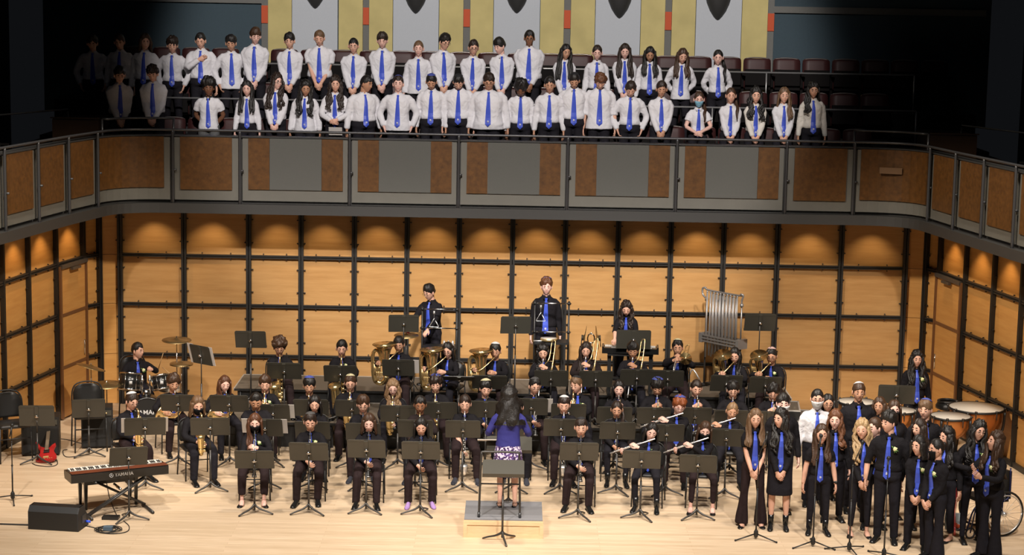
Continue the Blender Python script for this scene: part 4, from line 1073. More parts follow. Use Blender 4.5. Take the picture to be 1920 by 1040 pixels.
def mk_trombone(name, pitch):
    r = empty(name); d = np.array([-.10, -math.cos(pitch), -math.sin(pitch)]); d /= np.linalg.norm(d)
    sx = np.array([1., 0, 0]); sx -= d*np.dot(sx, d); sx /= np.linalg.norm(sx); u = np.cross(d, sx)
    if u[2] < 0: u = -u
    P = lambda t, x=0, h=0: d*t+sx*x+u*h
    m = MB(); m.tube([P(0), P(.02), P(.05)], [.014, .009, .007], 8); m.build('mouthpiece', M_silver, r)
    m = MB(); m.tube(spline([P(.04, 0), P(.60, 0), P(.66, 0, -.02), P(.68, 0, -.045), P(.66, 0, -.07), P(.60, 0, -.09), P(.10, 0, -.09)], 5), .0075, 8)
    for t in (.12, .2): m.tube([P(t), P(t, 0, -.09)], .004, 6)
    m.build('slide', M_silver, r)
    m = MB(); q = spline([P(.10, 0, -.09), P(.08, .03, -.04), P(.02, .08, .0), P(-.10, .10, .02), P(-.26, .10, .02), P(-.31, .115, .04), P(-.32, .14, .05), P(-.28, .16, .05), P(0, .16, .04), P(.14, .155, .03), P(.22, .15, .03), P(.27, .15, .03), P(.30, .15, .03)], 4); n = len(q)
    m.tube(q, np.interp(np.linspace(0, 1, n), [0, .6, .78, .88, .95, 1], [.008, .010, .016, .028, .055, .10]), 20)
    m.tube([P(-.1, .10, .02), P(-.1, .16, .045)], .004, 6); m.tube([P(.04, .06, 0), P(.04, .16, .04)], .004, 6)
    m.build('bell_section', M_brass, r); return r
H_tbd = [(-.05, -.19, -.22), (.05, -.13, -.12)]
H_tbl = [(-.06, -.26, -.06), (.075, -.12, -.05)]
def mk_tuba(name, k, tilt, bx):
    r = empty(name)
    S_ = lambda *p: [np.array(q, float)*k for q in p]
    ax = np.array([bx*.25, -math.sin(tilt), math.cos(tilt)]); ax /= np.linalg.norm(ax)
    top = np.array([bx, -.10, .13])*1.0; n = 14
    def D(t): return top-ax*t*k
    m = MB(); ts = [.0, .012, .03, .06, .10, .16, .26, .40, .52]; rs = [.195, .178, .150, .120, .097, .080, .064, .054, .048]
    m.tube([D(t) for t in ts][::-1]+[D(.02), D(.08)], list(np.array(rs[::-1])*k)+[.15*k, .09*k], 28); m.build('bell', M_brass, r)
    b0 = D(.52); sx = np.array([-1., 0, 0])*(1 if bx < 0 else -1); dn = -ax
    m = MB(); q = spline([b0, b0+dn*.06*k+sx*.015*k, b0+dn*.115*k+sx*.08*k, b0+dn*.09*k+sx*.165*k, b0+dn*.0*k+sx*.195*k, b0-dn*.22*k+sx*.20*k, b0-dn*.36*k+sx*.19*k, b0-dn*.42*k+sx*.135*k, b0-dn*.36*k+sx*.085*k, b0-dn*.20*k+sx*.08*k], 5); n = len(q)
    m.tube(q, np.linspace(.050, .020, n)*k, 14); m.build('outer_bow', M_brass, r)
    m = MB()
    for i in range(4):
        o = b0+sx*(.10+.030*i)*k*.9+np.array([0, -.045*k, 0]); m.tube([o+ax*(.02)*k, o+ax*.20*k], .017*k, 10); m.tube([o+ax*.20*k, o+ax*.24*k], .006*k, 6)
        m.tube(spline([o+ax*.05*k, o+ax*(-.02-.02*i)*k+np.array([0, -.02, 0]), o+ax*.0*k+np.array([.03*k, -.025, 0]), o+ax*.08*k+np.array([.03*k, -.01, 0])], 4), .009*k, 6)
    m.build('valves', M_brassd, r)
    m = MB(); m.tube(spline(A((0, 0, 0), (-.02*np.sign(-bx), -.03, -.015), (bx*.4, -.09, -.07), (bx*.9, -.15, -.16), (bx*1.3, -.16, -.20)), 4), .009, 8); m.tube(A((0, 0, 0), (bx*.1, -.02, -.01)), [.018, .008], 8)
    m.build('lead_pipe', M_brass, r); return r
H_tuba = [(-.30, -.20, -.17), (.04, -.22, -.20)]
H_euph = [(-.19, -.20, -.16), (.05, -.20, -.22)]
def mk_flute():
    r = empty('flute'); d = np.array([-.93, -.14, -.33]); d /= np.linalg.norm(d)
    m = MB(); m.tube([-d*.06+np.array([0, -.012, -.005]), -d*.055+np.array([0, -.012, -.005]), d*.60+np.array([0, -.012, -.005])], [.008, .0098, .0095], 10); m.build('tube', M_silver, r)
    m = MB(); m.ball(np.array([0, -.012, .004]), (.016, .011, .005), 8, 5)
    for i in range(15): m.ball(d*(.17+i*.026)+np.array([0, -.018, .006]), (.009, .006, .007), 7, 4)
    m.tube([d*.15+np.array([0, -.004, .006]), d*.55+np.array([0, -.004, .006])], .003, 5); m.build('keys', M_silver, r); return r
H_flute = [(-.40, -.045, -.18), (-.17, -.10, -.10)]

# ================================================================== STANDS AND CHAIRS
def mk_stand():
    r = empty('music_stand')
    m = MB(); Rg = []
    w, h = .25, .165
    P = [(-w, 0, -h), (-w, 0, h-.02), (-w+.02, 0, h), (w-.02, 0, h), (w, 0, h-.02), (w, 0, -h)]
    m.rings([[(x, y, z) for x, _, z in P] for y in (-.004, .004)])
    m.box((0, .028, -h+.004), (2*w, .056, .008)); m.box((0, -.005, h-.035), (2*w-.01, .003, .004)); m.box((0, -.010, 0), (.05, .014, 2*h-.03))
    d = m.build('desk', M_stand, r, smooth=False)
    k = MB(); k.lathe([(0, -.05), (.02, -.048), (.02, -.01), (0, -.008)], (0, 0, 0), 12, 0, (0, 1, 0)); k.tube([(-.03, -.03, -.01), (.03, -.03, -.01)], .008, 8); k.build('knob', M_chrome, d)
    m = MB(); m.tube([(0, 0, 0), (0, 0, -.38)], .009, 8); m.tube([(0, 0, -.38), (0, 0, -1)], .014, 8); m.build('pole', M_standpole, r)
    for i in range(3):
        a = i*2*PI/3+PI/2; q = spline([(0, 0, .13), (.03*math.cos(a), .03*math.sin(a), .10), (.10*math.cos(a), .10*math.sin(a), .065), (.19*math.cos(a), .19*math.sin(a), .04), (.27*math.cos(a), .27*math.sin(a), .012)], 3)
        m = MB(); m.tube(q, np.stack([np.linspace(.015, .014, len(q)), np.linspace(.018, .010, len(q))], 1), 8); m.build('leg', M_standpole, r)
    return r
STAND0 = [None]
def stand(px, py, Y, zf, label, rot=0, tilt=30, w=1.0, papers=(), baserot=None, hscale=1.0, group='black music stands of the band', who=None):
    """px,py: middle of the desk in the photo"""
    X, _, z = ony(px, py, Y)
    if STAND0[0] is None: STAND0[0] = mk_stand(); r = STAND0[0]
    else: r = copy_tree(STAND0[0])
    r.location = (X, Y, zf); r.rotation_euler = (0, 0, R(rot)); tag(r, label, 'music stand', group)
    H = z-zf
    for c in r.children:
        n = c.name.split('.')[0]
        if n == 'desk': c.location = (0, 0, H); c.rotation_euler = (R(tilt), 0, 0); c.scale = (w, 1, hscale)
        elif n == 'pole': c.location = (0, .004, H-.01); c.scale = (1, 1, H-.06)
        elif baserot is not None: c.rotation_euler = (0, 0, R(baserot))
        else: c.rotation_euler = (0, 0, R((PID[0]*37+int(px)*13) % 60-30))
    for (ox, pw, ph, dz) in papers:   # sheets standing proud of the desk edge
        m = MB(); T = rotx(R(tilt)); m.box((ox, .010, dz), (pw, .004, ph)); m.xf(lambda v: v @ T.T + np.array([0, 0, 0]))
        s = m.build('sheet_music', M_paper, None, smooth=False); s.location = (X, Y, z); s.rotation_euler = (0, 0, R(rot))
        tag(s, 'white sheet at %s of %s' % ('left' if ox < 0 else 'right', ('stand before the '+who.replace(' in the ', ' in ')) if who else 'the tilted stand beside the drummer'), 'sheet music')
    return r
def mk_chair():
    r = empty('banquet_chair')
    m = MB(); Rg = []
    for z, e in ((.43, -.012), (.437, 0), (.462, 0), (.478, -.02)):
        Rg.append([(sx*(.215+e), sy*(.205+e), z) for sx, sy in ((-1, -.85), (-.85, -1), (.85, -1), (1, -.85), (1, .85), (.85, 1), (-.85, 1), (-1, .85))])
    m.rings(Rg); m.build('seat', M_black, r)
    m = MB(); Rg = []
    for z, hw, y in ((.50, .18, .235), (.53, .195, .24), (.70, .195, .262), (.77, .17, .27), (.805, .11, .276), (.812, .05, .277)):
        Rg.append([(-hw, y-.018, z), (-hw*.3, y-.012, z), (hw*.3, y-.012, z), (hw, y-.018, z), (hw, y+.012, z), (-hw, y+.012, z)])
    m.rings(Rg); m.build('backrest', M_black, r)
    m = MB(); q = spline([(-.205, .20, .44), (-.210, .24, .54), (-.206, .265, .71), (-.16, .28, .80), (-.07, .285, .832), (0, .286, .836), (.07, .285, .832), (.16, .28, .80), (.206, .265, .71), (.210, .24, .54), (.205, .20, .44)], 3); m.tube(q, .011, 6)
    m.build('back_frame', M_black, r)
    for sx in (-1, 1):
        for P in ([(sx*.205, -.18, .44), (sx*.215, -.20, 0)], [(sx*.215, .19, .44), (sx*.225, .25, 0)]):
            m = MB(); m.tube(P, .011, 6); m.build('leg', M_black, r)
    for y in (-.185,): m = MB(); m.tube([(-.21, y, .30), (.21, y, .30)], .008, 6); m.build('stretcher', M_black, r)
    return r
CH0 = [None]
def chair(loc, rz, label, group='black banquet chairs of the band'):
    if CH0[0] is None: CH0[0] = mk_chair(); r = CH0[0]
    else: r = copy_tree(CH0[0])
    r.location = loc; r.rotation_euler = (0, 0, rz); tag(r, label, 'chair', group); return r
PROTO = {}
def instrument(kind, P, label, dz=0, k=1.0, drot=0):
    mk = dict(clarinet=mk_clarinet, bass_clarinet=mk_bassclar, alto_saxophone=lambda: mk_sax('alto_saxophone', 1.0), tenor_saxophone=lambda: mk_sax('tenor_saxophone', 1.25),
              baritone_saxophone=lambda: mk_sax('baritone_saxophone', 1.5), trumpet=mk_trumpet, french_horn=mk_horn,
              trombone=lambda: mk_trombone('trombone', R(52)), trombone_level=lambda: mk_trombone('trombone', R(8)),
              tuba=lambda: mk_tuba('tuba', 1.0, .06, -.20), euphonium=lambda: mk_tuba('euphonium', .74, .5, -.17), flute=mk_flute)[kind]
    if kind not in PROTO: PROTO[kind] = mk(); r = PROTO[kind]
    else: r = copy_tree(PROTO[kind])
    M = P['mouth'] + P['RZ'] @ np.array([0, -.008, 0])
    r.location = tuple(M); r.rotation_euler = (0, 0, P['rot']+R(drot)); cat = kind.replace('_level', '').replace('_', ' ')
    tag(r, label, cat, None); return r
HANDS = dict(clarinet=H_clar, bass_clarinet=H_bcl, alto_saxophone=H_sax, tenor_saxophone=H_ten, baritone_saxophone=H_ten, trumpet=H_tpt, french_horn=H_horn, trombone=H_tbd, trombone_level=H_tbl,
             tuba=H_tuba, euphonium=H_euph, flute=H_flute)
GRP = dict(clarinet='clarinets', bass_clarinet='bass clarinets', alto_saxophone='saxophones', tenor_saxophone='saxophones', baritone_saxophone='saxophones', trumpet='trumpets', french_horn='french horns', trombone='trombones', trombone_level='trombones', tuba='tubas', euphonium='euphoniums', flute='flutes')

# ================================================================== THE BALCONY CHOIR
def choir(rows, Y, z0, rowname):
    for i, r in enumerate(rows):
        px, py = r[:2]; kw = dict(r[2]); desc = kw.pop('d', ''); pose = kw.get('arms', 'side')
        pz = dict(side='arms down', side_wide='arms apart', front='hands clasped', back='hands behind back', pocket='hands in pockets', chest='hand on chest', fronthigh='hands folded at waist').get(pose, 'standing')
        sh = kw.get('shirt', 'white')
        lab = '%s from left in %s choir row, %s, %s' % (ORD[i+1], rowname, desc or 'white shirt, blue tie', pz)
        if len(lab.split()) > 16: lab = lab.rsplit(',', 1)[0]
        kw.setdefault('nod', 16)
        person(px, py, Y, z0, lab, 'choir on the balcony, %s row' % rowname, **kw)
D_ = dict
choir([
 (173, 64, D_(hc='dkbrown', arms='pocket', fem=False, hair='vol', w=1.05, rot=5, skin='fair')),
 (224, 63, D_(hc='brown', arms='side', skin='fair', hair='short')),
 (272, 62, D_(hc='brown', hair='bob', arms='side', yaw=18, nod=6, skin='fair')),
 (323, 67, D_(hc='dkbrown', hair='curly', arms='pocket', yaw=8, skin='fair')),
 (376, 61, D_(hc='black', hair='short', arms='chest', skin='fair', w=1.05, nod=18)),
 (433, 64, D_(hc='black', hair='vol', arms='pocket', tuck=False, skin='tan', yaw=-5, rot=8)),
 (479, 51, D_(hc='brown', hair='vol', arms='front', yaw=15, skin='pale', w=1.03)),
 (543, 60, D_(hc='black', hair='shag', arms='front', skin='fair', nod=12)),
 (599, 56, D_(hc='ltbrown', hair='short', arms='front', sleeve='short', w=1.12, skin='fair', nod=20, d='short sleeved white shirt, blue tie')),
 (663, 71, D_(hc='black', hair='buzz', arms='front', skin='fair', nod=12, w=1.05)),
 (717, 59, D_(hc='dkbrown', hair='vol', arms='front', skin='pale', nod=18)),
 (785, 76, D_(hc='ltbrown', hair='buzz', arms='side', skin='pale', tuck=False, nod=6)),
 (834, 62, D_(hc='black', hair='vol', arms='front', skin='fair', glasses=True, yaw=20, rot=10, d='white shirt, glasses')),
 (888, 74, D_(hc='dkbrown', hair='short', arms='front', skin='fair', glasses=True, yaw=8, nod=12, d='white shirt, dark glasses')),
 (937, 70, D_(hc='black', hair='vol', arms='front', skin='pale', yaw=-38, nod=18, w=.95)),
 (993, 56, D_(hc='black', hair='short', arms='front', skin='brown', glasses=True, w=1.12, nod=14, d='white shirt, black glasses')),
 (1061, 82, D_(hc='black', hair='long', arms='front', skin='tan', fem=True, yaw=18, nod=14)),
 (1120, 84, D_(hc='dkbrown', hair='bun', arms='side', skin='pale', fem=True, w=.95)),
 (1172, 81, D_(hc='dkbrown', hair='long', arms='front', skin='pale', fem=True, w=1.05)),
 (1219, 87, D_(hc='black', hair='long', arms='side', skin='olive', fem=True, nod=22)),
 (1280, 90, D_(hc='brown', hair='long', arms='back', skin='fair', fem=True, nod=20, tuck=False, yaw=8)),
 (1347, 93, D_(hc='black', hair='pony', arms='back', skin='pale', fem=True, yaw=-6, nod=12, hside=1)),
], 32.85, 4.55, 'upper')
choir([
 (224, 123, D_(hc='black', hair='vol', arms='front', skin='fair', rot=18, nod=18)),
 (286, 120, D_(hc='dkbrown', hair='curly', arms='front', skin='fair', nod=22)),
 (391, 143, D_(hc='black', hair='afro', arms='back', skin='dark', sleeve='short', tuck=False, lm=M_greycloth, d='white polo with dark collar, grey trousers', collar=M_black, yaw=8, nod=8)),
 (463, 150, D_(hc='black', hair='long', arms='side', skin='pale', fem=True, w=.92, nod=10)),
 (519, 136, D_(hc='dkbrown', hair='longcurly', arms='front', skin='pale', fem=True, glasses=True, yaw=38, smile=1, nod=4, w=1.08, d='white shirt, glasses')),
 (573, 149, D_(hc='black', hair='longcurly', arms='side', skin='olive', fem=True, tuck=False, w=1.12, yaw=12, nod=14, d='loose untucked white shirt')),
 (629, 141, D_(hc='dkbrown', hair='longcurly', arms='fronthigh', skin='fair', fem=True, yaw=6, nod=4, w=1.05, d='white shirt, holding a paper')),
 (687, 141, D_(hc='black', hair='short', arms='side', skin='olive', w=1.2, yaw=40, rot=20, nod=12)),
 (747, 141, D_(hc='dkbrown', hair='short', arms='pocket', skin='pale', w=1.15, kip='blue', tuck=False, nod=2, d='white shirt, blue skullcap')),
 (809, 138, D_(hc='black', hair='short', arms='side', skin='tan', kip='blue', nod=32, lean=.05, d='white shirt, blue skullcap')),
 (860, 139, D_(hc='black', hair='short', arms='side', skin='fair', kip='black', nod=42, w=1.08, d='white shirt, black skullcap')),
 (917, 136, D_(hc='dkbrown', hair='vol', arms='side', skin='tan', w=1.34, glasses=True, tuck=False, nod=20, d='broad white shirt, glasses')),
 (977, 147, D_(hc='black', hair='afro', arms='side', skin='dark', nod=40, w=.95)),
 (1031, 143, D_(hc='black', hair='short', arms='side', skin='tan', nod=16)),
 (1077, 136, D_(hc='black', hair='short', arms='back', skin='tan', kip='black', nod=34, d='white shirt, dark skullcap')),
 (1126, 136, D_(hc='redbrown', hair='curly', arms='side', skin='fair', sleeve='roll', tuck=False, nod=38, d='untucked white shirt, rolled sleeves', w=1.08)),
 (1183, 151, D_(hc='dkbrown', hair='shag', arms='pocket', skin='fair', nod=34)),
 (1241, 151, D_(hc='dkbrown', hair='short', arms='front', skin='tan', nod=16)),
 (1311, 171, D_(hc='brown', hair='pony', arms='fronthigh', skin='pale', fem=True, mask='blue', sleeve='short', nod=10, w=.9, hside=1, d='short sleeved white shirt, blue mask')),
 (1371, 164, D_(hc='brown', hair='pony', arms='front', skin='fair', fem=True, nod=8, hside=1)),
 (1418, 162, D_(hc='black', hair='longcurly', arms='front', skin='fair', fem=True, nod=6, shirt='cream', d='cream blouse and blue tie')),
 (1471, 163, D_(hc='ltbrown', hair='long', arms='front', skin='fair', fem=True, nod=6, hside=1)),
 (1526, 152, D_(hc='black', hair='longcurly', arms='side', skin='tan', fem=True, nod=8, shirt='cream', hside=-1, d='cream shirt and blue tie')),
], 31.8, 4.0, 'lower')
p = ony(629, 246, 31.62); m = MB(); m.box((0, 0, 0), (.22, .006, .15), rx=.5)
tag(m.build('paper_sheet', M_paper, None, False, p), 'white paper held by the seventh person in the lower choir row', 'paper')

# ================================================================== THE BAND
def band(rows, Yh, zf, rowname, Ys=None, zs=None):
    for i, r in enumerate(rows):
        px, py, inst = r[:3]; kw = dict(r[3]); st = r[4] if len(r) > 4 else None
        desc = kw.pop('d', 'black shirt'); Y = kw.pop('Y', Yh); ins_rot = kw.pop('irot', 0)
        who = '%s player from left in the %s row' % (ORD[i+1], rowname)
        cat = inst.replace('_level', '').replace('_', ' ')
        kw.setdefault('shirt', 'black'); kw.setdefault('nod', 14); kw.setdefault('lean', .06)
        kw.setdefault('rot', max(-22, min(22, -px*.0+ (960-px)*.012)))
        kw['hands'] = HANDS[inst]
        kw.setdefault('lm', M_trous if i % 2 else M_trousb)
        P = person(px, py, Y, zf, ' '.join(('%s, %s, playing %s' % (who.replace(' in the ', ' in '), desc, cat)).split()[:16]), 'seated band players, %s row' % rowname, pose='sit', **kw)
        instrument(inst, P, '%s played by the %s' % (cat, who), drot=ins_rot)['group'] = GRP[inst]
        B = P['base']
        chair((B[0], B[1], zf), P['rot'], 'black banquet chair under the %s' % who)
        if st: 
            sx, sy = st[:2]; o = st[2] if len(st) > 2 else {}
            o = dict(o); o['who'] = who; Yst = o.pop('Y', (Ys or Y-.75))
            stand(sx, sy, Yst, zf, 'black music stand before the %s' % who, **o)
PAP = [(-.27, .12, .27, .02), (.27, .10, .27, .02)]
band([
 (478, 774, 'clarinet', D_(hc='auburn', hair='long', fem=True, skin='pale', mask='black', corsage=True, shoe='heel', rot=6, w=1.1, d='black shirt, black mask, corsage', hside=-1, nod=12), (477, 861, D_(w=1.06, rot=3, Y=25.45))),
 (582, 772, 'clarinet', D_(hc='dkbrown', hair='short', skin='fair', kip='grey', corsage=True, lm=M_trousb, d='black shirt, grey skullcap, corsage', nod=18), (579, 846, D_(w=1.06, Y=25.5))),
 (692, 774, 'clarinet', D_(hc='brown', hair='bob', fem=True, skin='pale', corsage=True, w=1.08, d='black shirt, blue tie, corsage'), (687, 841, D_(w=1.04, Y=25.6))),
 (790, 781, 'clarinet', D_(hc='black', hair='long', fem=True, skin='fair', corsage=True, shoe='sock', lm=M_trousb, w=1.08, hside=2, d='black shirt, purple socks, corsage', nod=20), (789, 844, D_(w=1.04, Y=25.55))),
 (1090, 782, 'clarinet', D_(hc='dkbrown', hair='short', skin='fair', kip='black', corsage=True, lm=M_trousb, d='black shirt, dark skullcap', nod=10), (1086, 846, D_(w=1.05, Y=25.5))),
 (1222, 791, 'flute', D_(hc='black', hair='long', fem=True, skin='pale', corsage=True, legs='slim', shoe='boot', yaw=10, tilt=8, rot=-8, d='black shirt, ankle boots, corsage', hside=2), (1203, 861, D_(w=1.04, Y=25.55, rot=-3))),
 (1322, 789, 'flute', D_(hc='brown', hair='long', fem=True, skin='pale', mask='black', corsage=True, legs='slim', shoe='heel', yaw=6, rot=-6, tilt=6, hside=2, d='black shirt, black mask, corsage', lm=M_trousb), (1309, 869, D_(w=1.02, Y=25.6, rot=-6))),
], 26.25, 0.0, 'front')
band([
 (247, 734, 'alto_saxophone', D_(hc='dkbrown', hair='short', skin='fair', kip='white', glasses=True, rot=30, yaw=10, d='black shirt, white skullcap, glasses', Y=27.3), (272, 799, D_(w=1.15, rot=12, Y=26.6, papers=PAP))),
 (370, 741, 'alto_saxophone', D_(hc='ltbrown', hair='bob', skin='fair', mask='black', rot=24, d='black shirt, black mask', Y=27.3, w=1.05), (394, 799, D_(w=1.1, rot=6, Y=26.6))),
 (480, 735, 'clarinet', D_(hc='black', hair='short', skin='olive', w=1.25, d='broad black shirt', nod=22, lean=.15), (497, 801, D_(w=1.0, Y=26.85, papers=PAP))),
 (590, 744, 'clarinet', D_(hc='black', hair='long', fem=True, skin='fair', d='black shirt', hside=2, w=.95), (586, 806, D_(w=1.0, Y=26.85))),
 (681, 739, 'clarinet', D_(hc='brown', hair='vol', skin='fair', glasses=True, d='black shirt, glasses', shoe='sneak'), (681, 809, D_(w=1.0, Y=26.85))),
 (788, 741, 'tenor_saxophone', D_(hc='black', hair='short', skin='brown', shirt='warm', d='dark shirt, holding gold saxophone', shoe='sneak'), (779, 803, D_(w=1.0, Y=26.85))),
 (872, 739, 'bass_clarinet', D_(hc='dkbrown', hair='short', skin='fair', d='black rolled sleeves', sleeve='roll', shoe='sneak', lm=M_trousb), (868, 804, D_(w=1.0, Y=26.85))),
 (970, 752, 'clarinet', D_(hc='black', hair='short', skin='fair', shoe='sneak', d='black shirt, hidden behind the conductor'), (962, 806, D_(w=1.0, Y=26.85))),
 (1058, 741, 'bass_clarinet', D_(hc='dkbrown', hair='short', skin='fair', kip='white', d='black shirt, pale skullcap'), (1052, 801, D_(w=1.0, Y=26.85))),
 (1157, 754, 'clarinet', D_(hc='dkbrown', hair='pony', fem=True, skin='tan', kip=None, d='black shirt, black socks', shoe='boot', legs='slim', hside=1), (1158, 807, D_(w=1.02, Y=26.85))),
 (1274, 741, 'flute', D_(hc='ginger', hair='curly', skin='pale', glasses=True, kip='blue', yaw=14, rot=-8, tilt=6, d='black shirt, glasses, blue skullcap'), (1250, 811, D_(w=1.0, Y=26.85))),
 (1373, 754, 'flute', D_(hc='dirty', hair='bun', fem=True, skin='tan', yaw=8, rot=-6, tilt=6, d='black shirt, blue tie'), (1362, 820, D_(w=1.0, Y=26.75, rot=-6))),
], 27.65, 0.0, 'second')
band([
 (325, 699, 'french_horn', D_(hc='brown', hair='curly', skin='tan', rot=22, d='black shirt, blue tie'), (334, 755, D_(w=1.05, Y=28.1))),
 (421, 703, 'french_horn', D_(hc='auburn', hair='long', fem=True, skin='pale', rot=22, hside=-1, d='black shirt'), (430, 756, D_(w=1.15, Y=28.1))),
 (497, 701, 'alto_saxophone', D_(hc='brown', hair='vol', skin='fair', corsage=True, d='black shirt, corsage'), (512, 773, D_(w=1.0, Y=28.15, papers=PAP[1:]))),
 (580, 705, 'alto_saxophone', D_(hc='black', hair='vol', skin='tan', kip='blue', d='black shirt, blue skullcap'), (583, 764, D_(w=1.05, Y=28.15))),
 (657, 701, 'alto_saxophone', D_(hc='brown', hair='short', skin='fair', glasses=True, w=1.1, kip='cream', d='black shirt, glasses, pale skullcap'), (660, 765, D_(w=1.0, Y=28.15))),
 (737, 715, 'alto_saxophone', D_(hc='dirty', hair='longcurly', fem=True, skin='pale', glasses=True, d='black shirt, glasses'), (746, 775, D_(w=1.05, Y=28.15))),
 (817, 701, 'tenor_saxophone', D_(hc='dkbrown', hair='curly', skin='fair', kip='blue', d='black shirt, pale blue skullcap'), (822, 769, D_(w=1.12, Y=28.15))),
 (911, 710, 'clarinet', D_(hc='black', hair='vol', skin='fair', kip='cream', d='black shirt, cream skullcap', yaw=8), (911, 767, D_(w=1.12, Y=28.15))),
 (1003, 707, 'clarinet', D_(hc='black', hair='short', skin='fair', glasses=True, kip='grey', yaw=14, d='black shirt, glasses, grey skullcap'), (996, 762, D_(w=1.0, Y=28.15, papers=PAP[1:]))),
 (1081, 704, 'alto_saxophone', D_(hc='ltbrown', hair='short', skin='fair', kip='black', yaw=-28, corsage=True, d='black shirt, patterned skullcap, corsage'), (1066, 772, D_(w=1.05, Y=28.15))),
 (1161, 712, 'trumpet', D_(hc='black', hair='long', fem=True, skin='pale', nod=10, d='black shirt', hside=2), (1152, 778, D_(w=1.05, Y=28.15))),
 (1233, 707, 'trumpet', D_(hc='black', hair='curly', skin='tan', kip='blue', nod=24, d='black shirt, blue skullcap'), (1226, 779, D_(w=1.0, Y=28.15))),
 (1306, 711, 'trumpet', D_(hc='dkbrown', hair='short', skin='fair', yaw=12, d='black shirt, blue tie'), (1303, 779, D_(w=1.0, Y=28.15))),
 (1375, 713, 'trumpet', D_(hc='black', hair='vol', skin='fair', glasses=True, kip='black', d='black shirt, glasses, dark skullcap'), (1371, 784, D_(w=1.0, Y=28.15))),
 (1450, 716, 'trumpet', D_(hc='black', hair='curly', skin='fair', glasses=True, d='black shirt, glasses', nod=20), (1440, 786, D_(w=1.0, Y=28.15))),
], 28.9, 0.0, 'third')
band([
 (524, 631, 'baritone_saxophone', D_(hc='brown', hair='afro', skin='tan', glasses=True, rot=8, d='black shirt, glasses', nod=18), (533, 695, D_(w=1.05))),
 (641, 639, 'baritone_saxophone', D_(hc='black', hair='short', skin='fair', corsage=True, sleeve='roll', rot=4, d='black rolled sleeves, corsage'), (638, 700, D_(w=1.03))),
 (748, 629, 'tuba', D_(hc='black', hair='short', skin='tan', rot=-4, d='black shirt', Y=30.0), (747, 689, D_(w=1.0, papers=PAP[1:]))),
 (840, 642, 'tuba', D_(hc='black', hair='long', fem=True, skin='fair', glasses=True, rot=-14, d='black shirt, glasses', hside=2), (861, 709, D_(w=1.0, tilt=68))),
 (929, 643, 'tuba', D_(hc='black', hair='short', skin='tan', kip='white', rot=-6, d='black shirt, white skullcap'), (918, 716, D_(w=1.1, tilt=40))),
 (1018, 650, 'trombone', D_(hc='black', hair='longcurly', fem=True, skin='fair', tilt=-6, hside=-1, d='black shirt, blue tie'), (1033, 709, D_(w=1.05))),
 (1099, 640, 'trombone', D_(hc='dkbrown', hair='long', fem=True, skin='fair', hside=-1, shirt='warm', w=1.1, d='brownish black shirt'), (1117, 710, D_(w=1.05))),
 (1187, 639, 'trombone', D_(hc='black', hair='vol', skin='olive', d='black shirt'), (1194, 707, D_(w=1.05, rot=4))),
 (1271, 635, 'trombone_level', D_(hc='black', hair='short', skin='tan', kip='cream', w=1.08, nod=6, Y=30.1, d='black shirt, pale skullcap'), (1252, 709, D_(w=1.0, rot=-4))),
 (1378, 652, 'euphonium', D_(hc='black', hair='long', fem=True, skin='fair', rot=-12, hside=1, d='black shirt'), (1362, 718, D_(w=1.0))),
 (1447, 652, 'euphonium', D_(hc='black', hair='short', skin='tan', glasses=True, kip='pink', corsage=True, rot=-14, d='black shirt, pink skullcap, corsage'), (1435, 721, D_(w=1.0))),
], 29.95, 0.40, 'raised back', Ys=29.42)

# drummer and standing percussionists
P = person(258, 641, 30.95, 0.0, 'seated drummer in black shirt and blue tie at the drum kit', 'percussion players', pose='sit', hair='short', hc='black', skin='fair', shirt='black', arms='sticks', rot=25, yaw=38, nod=2, corsage=True, lean=0)
B = P['base']; chair((B[0], B[1], 0), P['rot'], 'tall black chair behind the drummer').scale = (1.05, 1.05, 1.25)
drumP = P
person(805, 531, 31.35, 0.6, 'standing percussionist at left rack, black shirt, glasses, holding mallets', 'percussion players', hair='shag', hc='black', skin='fair', shirt='black', arms='keys', rot=-28, yaw=-10, nod=18, lean=.12, glasses=True)
person(1025, 519, 31.4, 0.6, 'tall standing percussionist behind the right rack, black shirt, blue tie', 'percussion players', hair='curly', hc='redbrown', skin='pale', shirt='black', arms='side', nod=2, kip='blue')
person(1175, 562, 31.35, 0.6, 'standing percussionist playing the keyboard, black rolled sleeves, blue tie', 'percussion players', hair='longcurly', hc='dkbrown', skin='fair', fem=True, shirt='black', sleeve='roll', arms='keys', nod=22, lean=.12, rot=-6)
person(1720, 655, 29.7, 0.0, 'standing person by the timpani and right wall, black shirt, corsage', 'percussion players', hair='longcurly', hc='black', skin='fair', fem=True, shirt='black', corsage=True, smile=1, nod=4, w=1.05)

# ================================================================== CONDUCTOR
cp = onz(944, 945, .24)
person(955, 722, 25.15, 0.24, 'conductor seen from behind on the podium, royal blue jacket, patterned skirt', None, hair='big', hc='black', skin='fair', fem=True, shirt='jacket', arms='conduct', rot=180, tie=False,
       legs='skirt', lm=M_pattern, shoe='heel', nod=6, tuck=False, apart=.10, w=1.08)

